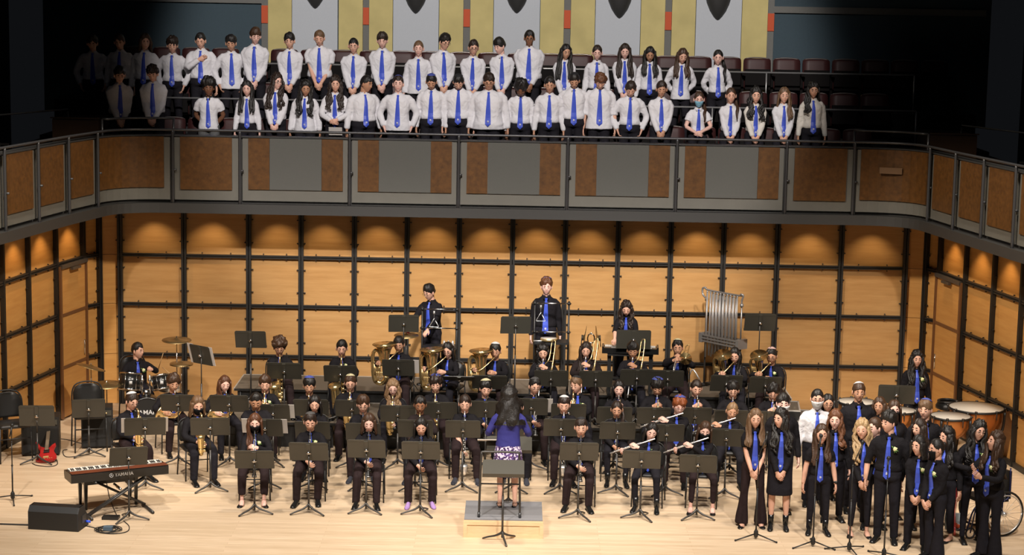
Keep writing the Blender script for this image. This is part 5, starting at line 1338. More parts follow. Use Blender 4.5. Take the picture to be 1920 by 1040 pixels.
# ================================================================== THE SINGERS
def singer(px, py, fy_, label, h=None, **kw):
    kw.setdefault('shirt', 'black'); kw.setdefault('nod', 2)
    Y = kw.pop('Y', None) or (onz(px, fy_, 0)[1]+.08 if fy_ else onz(px, py, h)[1])
    return person(px, py, Y, 0.0, label, 'singers standing at right', **kw)
singer(1417, 765, 990, 'leftmost front singer, short sleeved black top, flared brown black trousers, hands clasped', hair='long', hc='ltbrown', skin='fair', fem=True, sleeve='short', legs='flared', lm=M_trousb, arms='front', nod=6, lean=.04, apart=.13, shoe='sandal', w=.93)
singer(1465, 764, 994, 'singer in black knee skirt and ankle boots beside the flared trousers', hair='longcurly', hc='black', skin='fair', fem=True, yaw=-42, rot=-6, legs='skirt', lm=M_trous, arms='front', shoe='boot', mopen=1, w=1.02, apart=.10)
singer(1469, 736, 963, 'singer in white cup mask and black shirt behind the skirted singer', hair='shag', hc='black', skin='pale', mask='white', arms='side', tie=False)
singer(1533, 729, 948, 'singer in white shirt, glasses and white mask', hair='short', hc='black', skin='fair', mask='white', glasses=True, shirt='white', arms='side', yaw=-4, w=1.03)
singer(1553, 738, None, 'singer with glasses mostly hidden behind the white shirted singer', Y=26.8, hair='long', hc='black', skin='tan', fem=True, glasses=True, arms='side', hside=1, tie=False)
singer(1541, 794, 1003, 'short singer at the second microphone, short sleeves, wrist watch, arms down', hair='long', hc='brown', skin='fair', fem=True, sleeve='short', arms='side', mopen=1, shoe='boot', w=.98, legs='slim', watch=True)
singer(1567, 767, 978, 'singer in black shirt with curls standing behind the watch wearer', hair='longcurly', hc='redbrown', skin='pale', fem=True, arms='side', mopen=1, yaw=-14, w=.98, hside=1)
singer(1611, 716, None, 'tall singer in black shirt and white skullcap before the left timpani', h=1.84, hair='short', hc='brown', skin='tan', kip='white', arms='side', mopen=1, w=1.05)
singer(1618, 784, 1008, 'singer at the third microphone, black suit jacket, hands clasped, flat shoes', hair='longcurly', hc='blonde', skin='fair', fem=True, arms='front', mopen=1, yaw=-22, legs='slim', shoe='heel', tilt=-3)
singer(1650, 743, None, 'singer half hidden between the skullcap singer and the music stand', Y=27.25, hair='long', hc='brown', skin='tan', fem=True, arms='side', yaw=-25, tie=False)
singer(1641, 782, None, 'singer facing left, hidden behind the rolled sleeve singer', h=1.52, hair='short', hc='brown', skin='pale', arms='side', yaw=-55, mopen=1)
singer(1668, 769, 1018, 'singer with rolled up black sleeves, corsage and blue tie, turned left', hair='curly', hc='black', skin='fair', sleeve='roll', arms='side_wide', yaw=-42, rot=-16, corsage=True, mopen=1, w=1.02)
singer(1677, 749, None, 'singer in black face mask and black shirt behind the rolled sleeves', h=1.66, hair='long', hc='brown', skin='pale', fem=True, mask='black', arms='side', hside=2)
singer(1736, 747, None, 'singer in black shirt in front of the front timpani', h=1.78, hair='shag', hc='ltbrown', skin='fair', arms='side', yaw=-28, mopen=1, kip='blue')
singer(1725, 784, None, 'singer in black standing right behind the corsage singer with loafers', h=1.62, hair='long', hc='dkbrown', skin='fair', fem=True, arms='side', yaw=-45, rot=-10, mopen=1, hside=1)
singer(1724, 815, 1032, 'singer in black suit with corsage and loafers, hands clasped', hair='bob', hc='black', skin='fair', fem=True, arms='front', corsage=True, yaw=-30, rot=-20, mopen=1, w=1.05)
singer(1757, 822, 1048, 'singer in black mask and wide black trousers, seen from the left side', hair='bun', hc='black', skin='fair', fem=True, mask='black', arms='front', corsage=True, yaw=-20, rot=-52, legs='flared', apart=.07)
singer(1777, 798, 1016, 'singer in black with red striped track trousers and sandals', hair='longcurly', hc='black', skin='fair', fem=True, arms='side', yaw=-25, rot=-42, mopen=1, shoe='sandal', w=.98, apart=.08, hside=1, stripe=True)
singer(1836, 787, 1018, 'laughing singer with glasses beside the wheelchair, corsage, fist raised', hair='longcurly', hc='black', skin='fair', fem=True, arms='fist', yaw=12, tilt=10, glasses=True, corsage=True, smile=1, mopen=1, legs='slim')
singer(1868, 807, 1046, 'rightmost singer clapping, wide black trousers, corsage, leaning back laughing', hair='longcurly', hc='brown', skin='fair', fem=True, arms='clap', yaw=-28, rot=-50, nod=-12, corsage=True, smile=1, mopen=1, legs='flared', apart=.09, lean=-.06)

# ================================================================== PODIUM AND THE THINGS AROUND IT
r = empty('conductor_podium', (-.055, 24.95, 0), 0, 'wooden conductor podium with a grey carpet top', 'podium')
m = MB(); m.box((0, 0, .115), (1.04, .93, .23)); m.build('platform', M_podwood, r, smooth=False)
m = MB(); m.box((0, .01, .236), (1.03, .93, .012)); m.build('carpet', M_greymat, r, smooth=False)
m = MB()
for z in (.025, .195): m.box((0, -.472, z), (1.05, .014, .05))
for x in (-.5, .5): m.box((x, -.474, .11), (.05, .016, .119))
m.build('front_frame', M_podwood, r, smooth=False)
r = empty('podium_guard_rail', (-.11, 24.62, .24), 0, 'black square guard rail standing on the podium behind the conductor', 'guard rail')
m = MB(); m.tube(spline([(-.27, -.02, 0), (-.26, 0, .45), (-.25, .0, .84), (-.24, .0, .87), (-.2, .0, .88), (.2, 0, .88), (.24, .0, .87), (.25, 0, .84), (.26, 0, .45), (.27, -.02, 0)], 4), .0145, 8); m.build('frame', M_standpole, r)
m = MB(); m.tube([(-.26, 0, .45), (.26, 0, .45)], .011, 8); m.build('cross_bar', M_standpole, r)
for s in (-1, 1): m = MB(); m.tube([(s*.27, -.02, .001), (s*.27, -.02, .07)], .019, 8); m.build('rubber_foot', M_rail, r)
s_ = stand(944, 878, 24.33, 0, 'wide flat black stand before the podium nearest the audience', rot=180, tilt=62, w=1.08, hscale=1.0, group=None, baserot=12)
s_ = stand(955, 833, 26.0, 0, 'black music desk of the conductor, hidden behind the skirt', rot=180, tilt=60, w=1.25, group=None)
m = MB(); m.box((0, 0, 0), (.30, .22, .01), rx=-.3); p = ony(932, 829, 25.98); tag(m.build('music_score', M_paper, None, False, (p[0]-.12, p[1], p[2]+.03)), 'open white score on the desk of the conductor', 'sheet music')
cm = ony(995, 805, 24.9); m = MB(); m.tube([(0, 0, 0), (.02, -.05, .14)], .003, 5); tag(m.build('baton', M_ivory, None, True, (.32, 25.44, 1.36)), 'thin pale baton in the right hand of the conductor', 'baton')

# ================================================================== DRUM KIT
o = onz(288, 800, 0)
r = empty('drum_kit', (-5.84, 30.3, 0), R(14), 'black drum kit with chrome hardware in the left corner', 'drum kit')
m = MB(); m.lathe([(.27, -.20), (.275, -.19), (.275, .19), (.27, .20)], (0, 0, .29), 32, 0, (0, 1, 0), True); bd = m.build('bass_drum', M_shoe, r)
m = MB(); m.lathe([(.265, -.215), (.285, -.215), (.290, -.19), (.280, -.185)], (0, 0, .29), 32, 0, (0, 1, 0)); m.build('hoop', M_shoe, bd)
m = MB(); m.lathe([(0, -.208), (.262, -.208)], (0, 0, .29), 32, 0, (0, 1, 0)); m.build('front_head', M_black, bd)
t = text_mesh('YAMAHA', .105); t.parent = bd; t.location = (0.02, -.214, .33); t.rotation_euler = (PI/2, 0, 0); t.data.materials.append(M_letter); t.name = 'lettering'
def tom(x, y, z, rr, hh, tx, nm='tom_drum'):
    q = Vector((tx, .28, 1)).normalized(); c = np.array([x, y, z])
    m = MB(); m.lathe([(rr, -hh/2), (rr, hh/2)], c, 28, 0, q, True); d = m.build(nm, M_shoe, r)
    m = MB()
    for e in (-hh/2, hh/2): m.lathe([(rr*1.0, e-.012), (rr*1.05, e-.012), (rr*1.05, e+.012), (rr*1.0, e+.012)], c, 28, 0, q)
    for i in range(6):
        a = i*PI/3; M_ = np.array(Vector((0, 0, 1)).rotation_difference(q).to_matrix())
        p0 = c+M_ @ np.array([math.cos(a)*rr*1.04, math.sin(a)*rr*1.04, -hh/2]); p1 = c+M_ @ np.array([math.cos(a)*rr*1.04, math.sin(a)*rr*1.04, hh/2]); m.tube([p0, p1], .005, 5)
    m.build('rim', M_chrome, d)
    m = MB(); Q = np.array(q); m.lathe([(0, hh/2+.004), (rr*.99, hh/2+.004)], c, 28, 0, q); m.lathe([(rr*.99, -hh/2-.004), (0, -hh/2-.004)], c, 28, 0, q); m.build('head', mat('amber_head', (.30, .20, .08), .4), d)
    m = MB(); m.box(c+np.array([0, -rr-.004, .02]), (.05, .008, .05)); m.build('badge', M_letter, d)
tom(-.25, -.02, .80, .168, .26, .10); tom(.24, -.02, .78, .138, .22, -.15)
m = MB()
for x in (-.06, .06): m.tube([(x, 0, .52), (x, 0, .90)], .013, 8); m.tube([(x, 0, .80), (x*2.6, 0, .80)], .012, 8); m.ball((x, 0, .82), .03, 8, 6)
m.box((0, 0, .60), (.10, .05, .12)); m.build('tom_mount', M_chrome, r)
m = MB(); c = np.array([.40, .38, .62]); m.lathe([(.17, -.07), (.17, .07)], c, 24, 0, (0, 0, 1), True); m.build('snare_drum', M_silver, r)
def cym(x, y, z, rr, tx, ty, st=True):
    q = Vector((tx, ty, 1)).normalized(); m = MB(); m.lathe([(0, .035), (.03, .032), (.045, .016), (rr*.6, .006), (rr, -.008), (rr, -.011), (rr*.6, .002), (.04, .010), (0, .026)], (x, y, z), 30, 0, q)
    m.build('cymbal', M_cymbal, r)
    if st:
        m = MB(); m.tube([(x, y, .05), (x, y, z+.06)], .009, 8)
        for i in range(3): a = i*2*PI/3; m.tube([(x, y, .35), (x+.24*math.cos(a), y+.24*math.sin(a), .01)], .007, 6)
        m.build('cymbal_stand', M_chrome, r)
cym(-.62, -.05, .78, .24, -.03, -.1); cym(-.85, .30, 1.0, .24, .3, .05); cym(.53, .55, 1.36, .24, 0, -.08); cym(.60, .50, .98, .19, 0, -.05); cym(.60, .50, .96, .19, 0, .0, False)
for s, (a, b) in ((1, ((-5.66, 30.42, .98), (-5.56, 30.3, 1.26))), (-1, ((-5.60, 30.44, 1.0), (-5.42, 30.3, .90)))):
    m = MB(); m.tube([np.array(a)-np.array(a), np.array(b)-np.array(a)], [.007, .005], 6); tag(m.build('drumstick', M_wood2, None, True, a), 'wooden drumstick %s in the drummer\'s hand' % ('pointing up' if s > 0 else 'pointing sideways'), 'drumstick')

# ================================================================== PERCUSSION ON THE BACK RISER
def rack(x0, x1, Y, zt, zm, zb, label, things):
    r = empty('percussion_rack', ((x0+x1)/2, Y, .6), 0, label, 'percussion rack', 'percussion racks')
    w = (x1-x0)/2
    for s in (-1, 1):
        for y in ((-.0),):
            m = MB(); m.tube([(s*w, y, 0), (s*w, y, zt-.6+.04)], .016, 8); m.box((s*w, y, zt-.6), (.05, .05, .04)); m.box((s*w, y, zm-.6), (.05, .05, .04)); m.box((s*w, 0, .02), (.04, .34, .03)); m.build('upright', M_black, r)
    for z in (zt, zm): m = MB(); m.tube([(-w-.04, 0, z-.6), (w+.04, 0, z-.6)], .010, 8); m.build('cross_bar', M_chrome, r)
    m = MB(); m.box((0, .02, zb-.6), (2*w, .34, .03)); m.build('tray', M_black, r, smooth=False); return r
a = ony(792, 579, 30.95); b = ony(857, 583, 30.95); zm = ony(820, 615, 30.95)[2]; zb = ony(820, 650, 30.95)[2]
rack(a[0], b[0], 30.95, a[2], zm, zb, 'left percussion rack with a hanging triangle and small bells', 0)
c = ony(1003, 568, 30.95); d = ony(1067, 568, 30.95); zm2 = ony(1035, 622, 30.95)[2]; zb2 = ony(1035, 641, 30.95)[2]
rack(c[0], d[0], 30.95, c[2], zm2, zb2, 'right percussion rack with a hanging triangle and a tambourine', 0)
for px, zt, nm in ((814, 597, 'left'), (1014, 586, 'right')):
    p = ony(px, zt, 30.93)
    r = empty('triangle', (p[0], 30.93, p[2]), 0, 'small steel triangle hanging from the %s percussion rack' % nm, 'triangle', 'hanging triangles')
    m = MB(); m.tube([(.008, 0, -.005), (0, 0, 0), (-.075, 0, -.13), (-.07, 0, -.137), (.07, 0, -.137), (.075, 0, -.13), (.02, 0, -.03)], .0055, 6); m.build('steel_bar', M_silver, r)
    m = MB(); m.tube([(0, 0, 0), (0, 0, .10)], .003, 5); m.box((0, 0, .10), (.03, .03, .05)); m.build('clip', M_silver, r)
p = ony(1029, 640, 30.9); r = empty('tambourine', (p[0], 30.92, zb2+.03), 0, 'white headed tambourine lying on the right percussion rack', 'tambourine')
m = MB(); m.lathe([(.13, 0), (.135, .0), (.135, .045), (.13, .045)], (0, 0, 0), 26); m.build('frame', M_brassd, r)
m = MB(); m.disc((0, 0, .04), .13, 26, .006); m.build('head', M_head, r)
for i, (dx, nm) in enumerate(((.10, 'left'), (.17, 'middle'), (.24, 'right'))):
    m = MB(); m.lathe([(.022, 0), (.026, .02), (.018, .07), (.008, .10), (0, .10)], (0, 0, 0), 12)
    tag(m.build('hand_bell', M_silver, None, True, ((a[0]+b[0])/2+dx-.02, 30.92, zb+.015)), '%s small metal bell on the tray of the left rack' % nm, 'bell', 'small bells on the rack')
p0 = ((c[0]+d[0])/2-.2, 30.87, zb2+.03); m = MB(); m.tube([(-.09, 0, 0), (.10, 0, 0)], .013, 8); tag(m.build('metal_shaker', M_silver, None, True, p0), 'silver tube shaker on the right percussion rack', 'shaker')
# suspended cymbal with red mallet
p = ony(756, 628, 30.9); r = empty('suspended_cymbal', (p[0], 30.9, .6), 0, 'bronze suspended cymbal behind the left tuba', 'cymbal')
m = MB(); h = p[2]-.6; m.lathe([(0, .03), (.03, .028), (.05, .014), (.20, -.002), (.20, -.005), (.05, .006), (0, .02)], (.05, 0, h), 28, 0, (0, -.1, 1)); m.build('cymbal_plate', M_cymbal, r)
m = MB(); m.tube([(.05, 0, .02), (.05, 0, h+.04)], .009, 8)
for i in range(3): aa = i*2*PI/3; m.tube([(.05, 0, .3), (.05+.2*math.cos(aa), .2*math.sin(aa), .01)], .007, 6)
m.build('stand', M_standpole, r)
p = ony(765, 624, 31.0); r = empty('mallet', (p[0], p[1], p[2]), 0, 'red headed mallet held over the suspended cymbal', 'mallet')
m = MB(); m.ball((0, 0, 0), .028, 12, 8); m.build('mallet_head', M_red, r); m = MB(); m.tube([(0, 0, 0), (.30, .05, .03)], .006, 6); m.build('shaft', M_wood2, r)
# crash cymbals edge-on on a cradle
p = ony(1108, 640, 30.95); r = empty('crash_cymbals', (p[0], 30.95, .6), 0, 'pair of crash cymbals hanging edge on behind the second trombone', 'cymbals')
h = p[2]-.6
for s in (-1, 1):
    m = MB(); m.lathe([(0, .05), (.035, .04), (.05, .014), (.20, 0), (.20, -.003), (.05, .008), (0, .035)], (s*.10, 0, h+.06), 28, 0, (s*1, 0.05, .12 if s < 0 else .12)); m.build('cymbal_plate', M_cymbal, r)
    m = MB(); m.disc((s*.145, 0, h+.06), .05, 16, .02, 0, (1, 0, 0)); m.tube([(s*.15, -.02, h+.06), (s*.16, -.02, h-.08)], .008, 5); m.build('strap', M_black, r)
m = MB(); q = spline([(-.045, 0, h-.02), (-.055, 0, h+.06), (-.03, 0, h+.12), (.03, 0, h+.12), (.055, 0, h+.06), (.045, 0, h-.02)], 4); m.tube(q, .010, 8); m.tube([(0, 0, h-.4), (0, 0, h-.02)], .012, 8); m.tube([(-.05, 0, h-.02), (.05, 0, h-.02)], .010, 8); m.tube([(0, 0, 0), (0, 0, h-.4)], .012, 8); m.ball((0, 0, h+.135), .02, 8, 6)
for i in range(3): aa = i*2*PI/3; m.tube([(0, 0, .3), (.24*math.cos(aa), .24*math.sin(aa), .01)], .009, 6)
m.build('cradle', M_chrome, r)
# electronic keyboard on a stand
p = ony(1182, 655, 30.95); kb = empty('electronic_keyboard', (p[0], 30.98, p[2]), R(-3), 'black electronic keyboard in front of the standing keyboard player', 'keyboard')
m = MB(); m.box((0, 0, -.01), (.92, .28, .09)); m.box((-.445, 0, .005), (.03, .30, .11)); m.box((.445, 0, .005), (.03, .30, .11)); m.build('case', M_shoe, kb, smooth=False)
m = MB()
for i in range(30): m.box((-.40+i*.0275, .07, .037), (.024, .13, .012))
m.build('keys', M_ivory, kb, smooth=False)
m = MB()
for i in range(8): m.box((-.30+i*.022, -.09, .037), (.014, .03, .006))
m.box((.30, -.09, .037), (.1, .02, .006)); m.build('buttons', M_letter, kb, smooth=False)
r = empty('keyboard_stand', (p[0], 30.98, .6), 0, 'black stand carrying the electronic keyboard on the riser', 'keyboard stand')
for s in (-1, 1): m = MB(); m.box((s*.34, 0, (p[2]-.65)/2), (.06, .06, p[2]-.66)); m.box((s*.34, 0, .02), (.06, .45, .04)); m.build('leg', M_black, r, smooth=False)
m = MB(); m.box((0, 0, .25), (.68, .03, .04)); m.box((0, 0, p[2]-.68), (.74, .22, .03)); m.build('cross_bar', M_black, r, smooth=False)
stand(1188, 636, 30.72, .4, 'black music stand before the electronic keyboard', tilt=14, w=1.12)
# tall stands at the back
stand(470, 636, 30.5, .4, 'tall black music stand in front of the left wall panels, empty', tilt=26, w=1.0)
stand(757, 606, 30.7, .4, 'tall black stand left of the percussionist with mallets', tilt=24, w=.98, rot=4)
stand(967, 609, 30.7, .4, 'tall black stand left of the tall percussionist', tilt=24, w=.98, rot=4)
stand(1425, 604, 30.7, .4, 'tall black music stand right of the chimes', tilt=24, w=1.0)
stand(377, 665, 30.2, 0, 'tilted black stand with sheets right of the drummer', tilt=16, w=.9, rot=-38, papers=[(-.22, .14, .34, 0), (.22, .12, .32, 0)])
stand(1681, 739, 29.0, 0, 'black music stand in front of the standing corsage wearer by the timpani', tilt=20, w=1.12, rot=-6)
stand(69, 779, 28.0, 0, 'black music stand at far left above the red bass guitar', tilt=10, w=1.04, rot=4)
stand(166, 765, 28.5, 0, 'black music stand before the empty chair left of the drum kit', tilt=22, w=.98, rot=16)
stand(241, 855, 25.0, 0, 'black music stand in front of the stage piano', tilt=30, w=1.0, rot=16, hscale=1.0)
# chimes
M_chime = mat('satin_chime', (.40, .385, .37), .38, .55)
p = ony(1357, 650, 31.2); r = empty('tubular_chimes', (p[0], 31.38, .6), R(-50), 'chrome tubular chimes rising behind the euphonium player', 'chimes')
zt = ony(1357, 550, 31.25)[2]-.6; zs = ony(1357, 635, 31.25)[2]-.6
w = .40
m = MB()
for s in (-1, 1):
    m.tube([(s*w, 0, zs), (s*w, 0, zt-.16)], .014, 8); m.lathe([(.0, 0), (.03, 0), (.03, .05), (0, .05)], (s*w, 0, zt-.19), 10)
m.tube(spline([(-w, 0, zt-.16), (-w-.09, 0, zt-.10), (-w-.10, 0, zt), (-w-.03, 0, zt+.02), (-w+.05, 0, zt-.01), (w-.05, 0, zt-.01), (w-.01, -.02, zt+.02), (w+.03, 0, zt), (w+.0, 0, zt-.08), (w, 0, zt-.16)], 4), .016, 8); m.build('upper_frame', M_chime, r)
for row, y in ((0, -.05), (1, .05)):
    for i in range(10 if row == 0 else 8):
        x = -w+.06+i*(2*w-.12)/9+(.03 if row else 0); L = .85-.035*i
        m = MB(); m.tube([(x, y, zt-.03-(.03 if row else 0)), (x, y, zt-.03-L-.25)], .0145, 10); m.ball((x, y, zt-.03), .019, 8, 5); m.build('chime_tube', M_chime, r)
m = MB()
for y in (-.09, .09):
    for z in (zs, zs-.05, zs-.10): m.box((0, y, z), (2*w+.06, .02, .025))
for s in (-1, 1): m.box((s*(w+.02), 0, zs-.05), (.06, .22, .16))
m.build('damper_box', mat('grey_enamel', (.26, .25, .24), .4, .4), r, smooth=False)
m = MB()
for s in (-1, 1): m.tube([(s*w, 0, 0), (s*w, 0, zs-.1)], .016, 8); m.box((s*w, 0, .03), (.05, .55, .05))
m.tube([(-w, 0, .06), (w, 0, .06)], .014, 8); m.build('lower_frame', M_standpole, r)
m = MB(); m.tube(spline([(-w, -.1, .12), (-w-.12, -.16, .28), (-w-.2, -.2, .08), (-w-.3, -.2, .03)], 4), .014, 8); m.build('pedal', M_silver, r)
# stacked pale edged cases at the right end of the risers
for i, (px, py, w_, d_) in enumerate(((1484, 762, .26, .75), (1507, 775, .24, .62))):
    q = onz(px, py, .55-.12*i); r = empty('step_unit', (q[0], q[1], 0), R(-6), '%s pale edged black step at the right end of the risers' % ('upper' if i == 0 else 'lower'), 'step', 'steps at the riser end')
    h = .55-.14*i
    m = MB(); m.box((0, 0, h/2), (w_, d_, h)); m.build('body', M_black, r, smooth=False)
    m = MB(); m.box((0, 0, h+.005), (w_*.82, d_*.9, .012)); m.build('tread', M_carpet, r, smooth=False)
    m = MB()
    for s in (-1, 1): m.box((s*w_*.46, 0, h+.01), (.025, d_, .02)); m.box((0, s*d_*.48, h+.01), (w_, .025, .02))
    m.build('metal_edge', M_alu, r, smooth=False)
# timpani
def timp(px, py, wpx, Y, label):
    X, _, z = ony(px, py, Y); rr = wpx/2*Y/FPX
    r = empty('timpani', (X, Y, 0), R(px % 40), label, 'timpani', 'copper timpani at right')
    n = 34
    m = MB(); m.lathe([(.04, z-rr*1.25), (rr*.45, z-rr*1.16), (rr*.78, z-rr*.85), (rr*.93, z-rr*.45), (rr*.96, z-.05), (rr*.96, z-.01)], (0, 0, 0), n); m.build('bowl', M_copper, r)
    m = MB(); m.disc((0, 0, z-.004), rr*.985, n, .008); m.build('drum_head', M_head, r)
    m = MB(); m.lathe([(rr*.985, z-.03), (rr*1.02, z-.03), (rr*1.02, z+.004), (rr*.985, z+.004)], (0, 0, 0), n); m.build('rim', M_black, r)
    for i in range(4):
        a = i*PI/2+.5; c, s = math.cos(a), math.sin(a)
        m = MB(); m.tube(spline([(c*rr*1.06, s*rr*1.06, z-.03), (c*rr*1.0, s*rr*1.0, z-.3), (c*rr*.72, s*rr*.72, .18), (c*rr*.80, s*rr*.80, .05), (c*rr*.80, s*rr*.80, .0)], 4), [(.024, .016)]*17, 8); m.build('strut', M_black, r)
    m = MB()
    for i in range(8): a = i*PI/4; c, s = math.cos(a), math.sin(a); m.tube([(c*rr*1.03, s*rr*1.03, z-.12), (c*rr*1.03, s*rr*1.03, z+.01)], .008, 6); m.box((c*rr*1.03, s*rr*1.03, z+.005), (.03, .03, .025))
    m.build('tuning_lugs', M_standpole, r)
    m = MB(); m.lathe([(0, .05), (rr*.7, .05), (rr*.7, .12), (0, .14)], (0, 0, 0), 20); m.box((0, -rr*.8, .1), (.1, .25, .03)); m.build('base', M_black, r)
timp(1831, 763, 104, 29.2, 'largest timpani at right beside the wall')
timp(1783, 779, 76, 28.6, 'timpani in front of the largest one, cream head')
timp(1686, 768, 66, 28.6, 'timpani partly hidden behind the black masked singer')
timp(1607, 752, 72, 28.9, 'leftmost timpani behind the tall skullcap singer')
p = ony(1777, 754, 30.1); m = MB(); m.lathe([(0, .12), (.16, .12), (.19, .07), (.19, .03), (.12, 0), (0, 0)], (0, 0, 0), 20); m.tube([(.15*math.cos(a), .15*math.sin(a), .14) for a in np.linspace(0, 2*PI, 20)], .02, 8)
m2 = MB(); rr = empty('drummers_throne', (p[0], 30.1, 0), 0, 'round black stool behind the largest timpani', 'stool')
m.xf(lambda v: v+np.array([0, 0, p[2]-.12])); m.build('cushion', M_black, rr); m2.tube([(0, 0, .0), (0, 0, p[2]-.1)], .02, 8); m2.build('pole', M_black, rr)

# ================================================================== LEFT FRONT: PIANO, MONITOR, GUITAR, AMPLIFIERS
a0 = np.array(ony(128, 890, 25.5)); b0 = np.array(ony(312, 867, 26.25))
pc = np.array(ony(219, 881, 25.35)); ang = R(28)
r = empty('stage_piano', tuple(pc), ang, 'black digital stage piano with reddish brown top at front left', 'digital piano')
m = MB(); Rg = []
for x in (-.67, .67): Rg.append([(x, -.17, -.08), (x, .16, -.08), (x, .19, -.02), (x, .19, .03), (x, -.14, .045), (x, -.17, .03)])
m.rings(Rg); m.build('case', M_shoe, r, smooth=False)
m = MB(); m.box((0, -.10, .047), (1.32, .13, .008)); m.build('top_panel', M_dkwood, r, smooth=False)
m = MB()
for i in range(52): m.box((-.62+i*.0243, .09, .046), (.0225, .145, .014))
m.build('white_keys', M_ivory, r, smooth=False)
m = MB()
for i in range(51):
    if i % 7 in (0, 1, 3, 4, 5): m.box((-.608+i*.0243, .055, .057), (.012, .085, .014))
m.build('black_keys', M_black, r, smooth=False)
t = text_mesh('YAMAHA', .062); t.parent = r; t.location = (0.05, -.172, -.02); t.rotation_euler = (PI/2, 0, 0); t.data.materials.append(M_letter); t.name = 'lettering'
m = MB(); an = np.linspace(0, 2*PI, 17); m.tube([(-.125+.026*math.cos(a), -.173, -.02+.026*math.sin(a)) for a in an], .003, 5)
for a in (PI/2, PI/2+2*PI/3, PI/2+4*PI/3): m.tube([(-.125, -.173, -.02), (-.125+.024*math.cos(a), -.173, -.02+.024*math.sin(a))], .003, 5)
m.build('emblem', M_letter, r)
r = empty('keyboard_stand', (pc[0]+.0, pc[1], 0), ang, 'black double braced X stand under the stage piano', 'keyboard stand')
for s in (-1, 1):
    for dy in ((-.14, -.08) if s > 0 else (.10,)):
        m = MB(); m.tube([(-s*.42, dy, .05), (s*.34, dy, pc[2]-.115)], .017, 8); m.build('diagonal_bar', M_standpole, r)
for s in (-1, 1):
    m = MB(); m.tube([(s*.42, -.26, .025), (s*.42, .22, .025)], .02, 8); m.build('floor_bar', M_standpole, r)
    m = MB(); m.tube([(s*.34, -.2, pc[2]-.10), (s*.34, .2, pc[2]-.10)], .016, 8); m.build('support_bar', M_standpole, r)
m = MB(); m.tube([(0, -.17, .37), (0, .13, .37)], .02, 10); m.build('pivot', M_chrome, r)
r = empty('piano_bench', (-5.50, 25.75, 0), ang, 'black wooden bench with square tapered legs behind the stage piano', 'bench')
m = MB(); m.box((0, 0, .46), (.78, .34, .05)); m.build('seat', M_shoe, r, smooth=False); m = MB(); m.box((0, 0, .39), (.74, .30, .09)); m.build('apron', M_shoe, r, smooth=False)
for sx in (-1, 1):
    for sy in (-1, 1): m = MB(); m.rings([[(sx*.35+a*w, sy*.14+b*w, z) for a, b in ((-1, -1), (1, -1), (1, 1), (-1, 1))] for z, w in ((0, .016), (.40, .026))]); m.build('leg', M_shoe, r, smooth=False)
# wedge monitor
q = onz(110, 1000, 0); r = empty('floor_monitor', (-5.92, 24.62, 0), R(-8), 'black wedge floor monitor speaker at front left', 'loudspeaker')
m = MB(); P = [(-.18, 0), (.19, 0), (.19, .09), (.03, .31), (-.12, .31), (-.18, .24)]
m.rings([[(x, y, z) for y, z in P] for x in (-.34, .34)]); m.build('cabinet', M_black, r, smooth=False)
m = MB()
for x in (-.335, .335): m.rings([[(x+e, y*1.01, z) for y, z in P] for e in (-.008, .008)])
m.build('end_plate', mat('grey_black', (.02, .02, .022), .6), r, smooth=False)
m = MB(); m.box((.346, .02, .13), (.012, .14, .10)); m.build('connector_panel', M_rail, r, smooth=False)
m = MB(); m.tube([(.345, .10, .07), (.40, .12, .06)], .016, 10); m.build('blue_plug', M_bluelight, r)
# bass guitar
p = onz(93, 858, 0.0); r = empty('bass_guitar', (-6.90, 28.0, 0.03), R(-8), 'glossy red electric bass guitar leaning below the far left stand', 'bass guitar')
T = rotx(R(-55)) @ roty(R(-13)) 
out = [(-.155, .03), (-.14, .10), (-.10, .165), (-.105, .21), (-.15, .30), (-.185, .40), (-.165, .405), (-.11, .30), (-.05, .265), (.035, .25), (.075, .30), (.12, .335), (.125, .30), (.10, .22), (.115, .16), (.15, .10), (.155, .04), (.11, .0), (.0, -.012), (-.11, .0)]
m = MB(); m.rings([[(x*f_, y, z) for x, z in out] for y, f_ in ((-.022, .95), (-.016, 1), (.016, 1), (.022, .95))]); m.xf(lambda v: v @ T.T); m.build('body', M_red, r, smooth=False)
m = MB(); m.box((0, -.03, .55), (.05, .02, .70)); m.xf(lambda v: v @ T.T); m.build('neck', mat('fret_wood', (.16, .12, .08), .5), r, smooth=False)
m = MB(); m.box((0, -.02, .94), (.07, .018, .12)); m.xf(lambda v: v @ T.T); m.build('headstock', M_red, r, smooth=False)
m = MB(); m.box((0, -.028, .165), (.085, .012, .03)); m.box((0, -.028, .205), (.085, .012, .025)); m.xf(lambda v: v @ T.T); m.build('pickups', M_black, r, smooth=False)
m = MB(); m.box((0, -.028, .06), (.08, .014, .035))
for x in (.06, .09, -.02, .03): m.ball((x, -.03, .03), .008, 6, 4)
m.xf(lambda v: v @ T.T); m.build('bridge', M_brassd, r, smooth=False)
r = empty('guitar_stand', (-6.90, 28.2, 0), 0, 'small black stand holding the red bass guitar', 'guitar stand')
m = MB(); m.tube([(0, .12, .30), (-.12, -.1, .012)], .009, 6); m.tube([(0, .12, .30), (.12, -.1, .012)], .009, 6); m.tube([(0, .12, .30), (0, .3, .012)], .009, 6); m.build('frame', M_black, r)
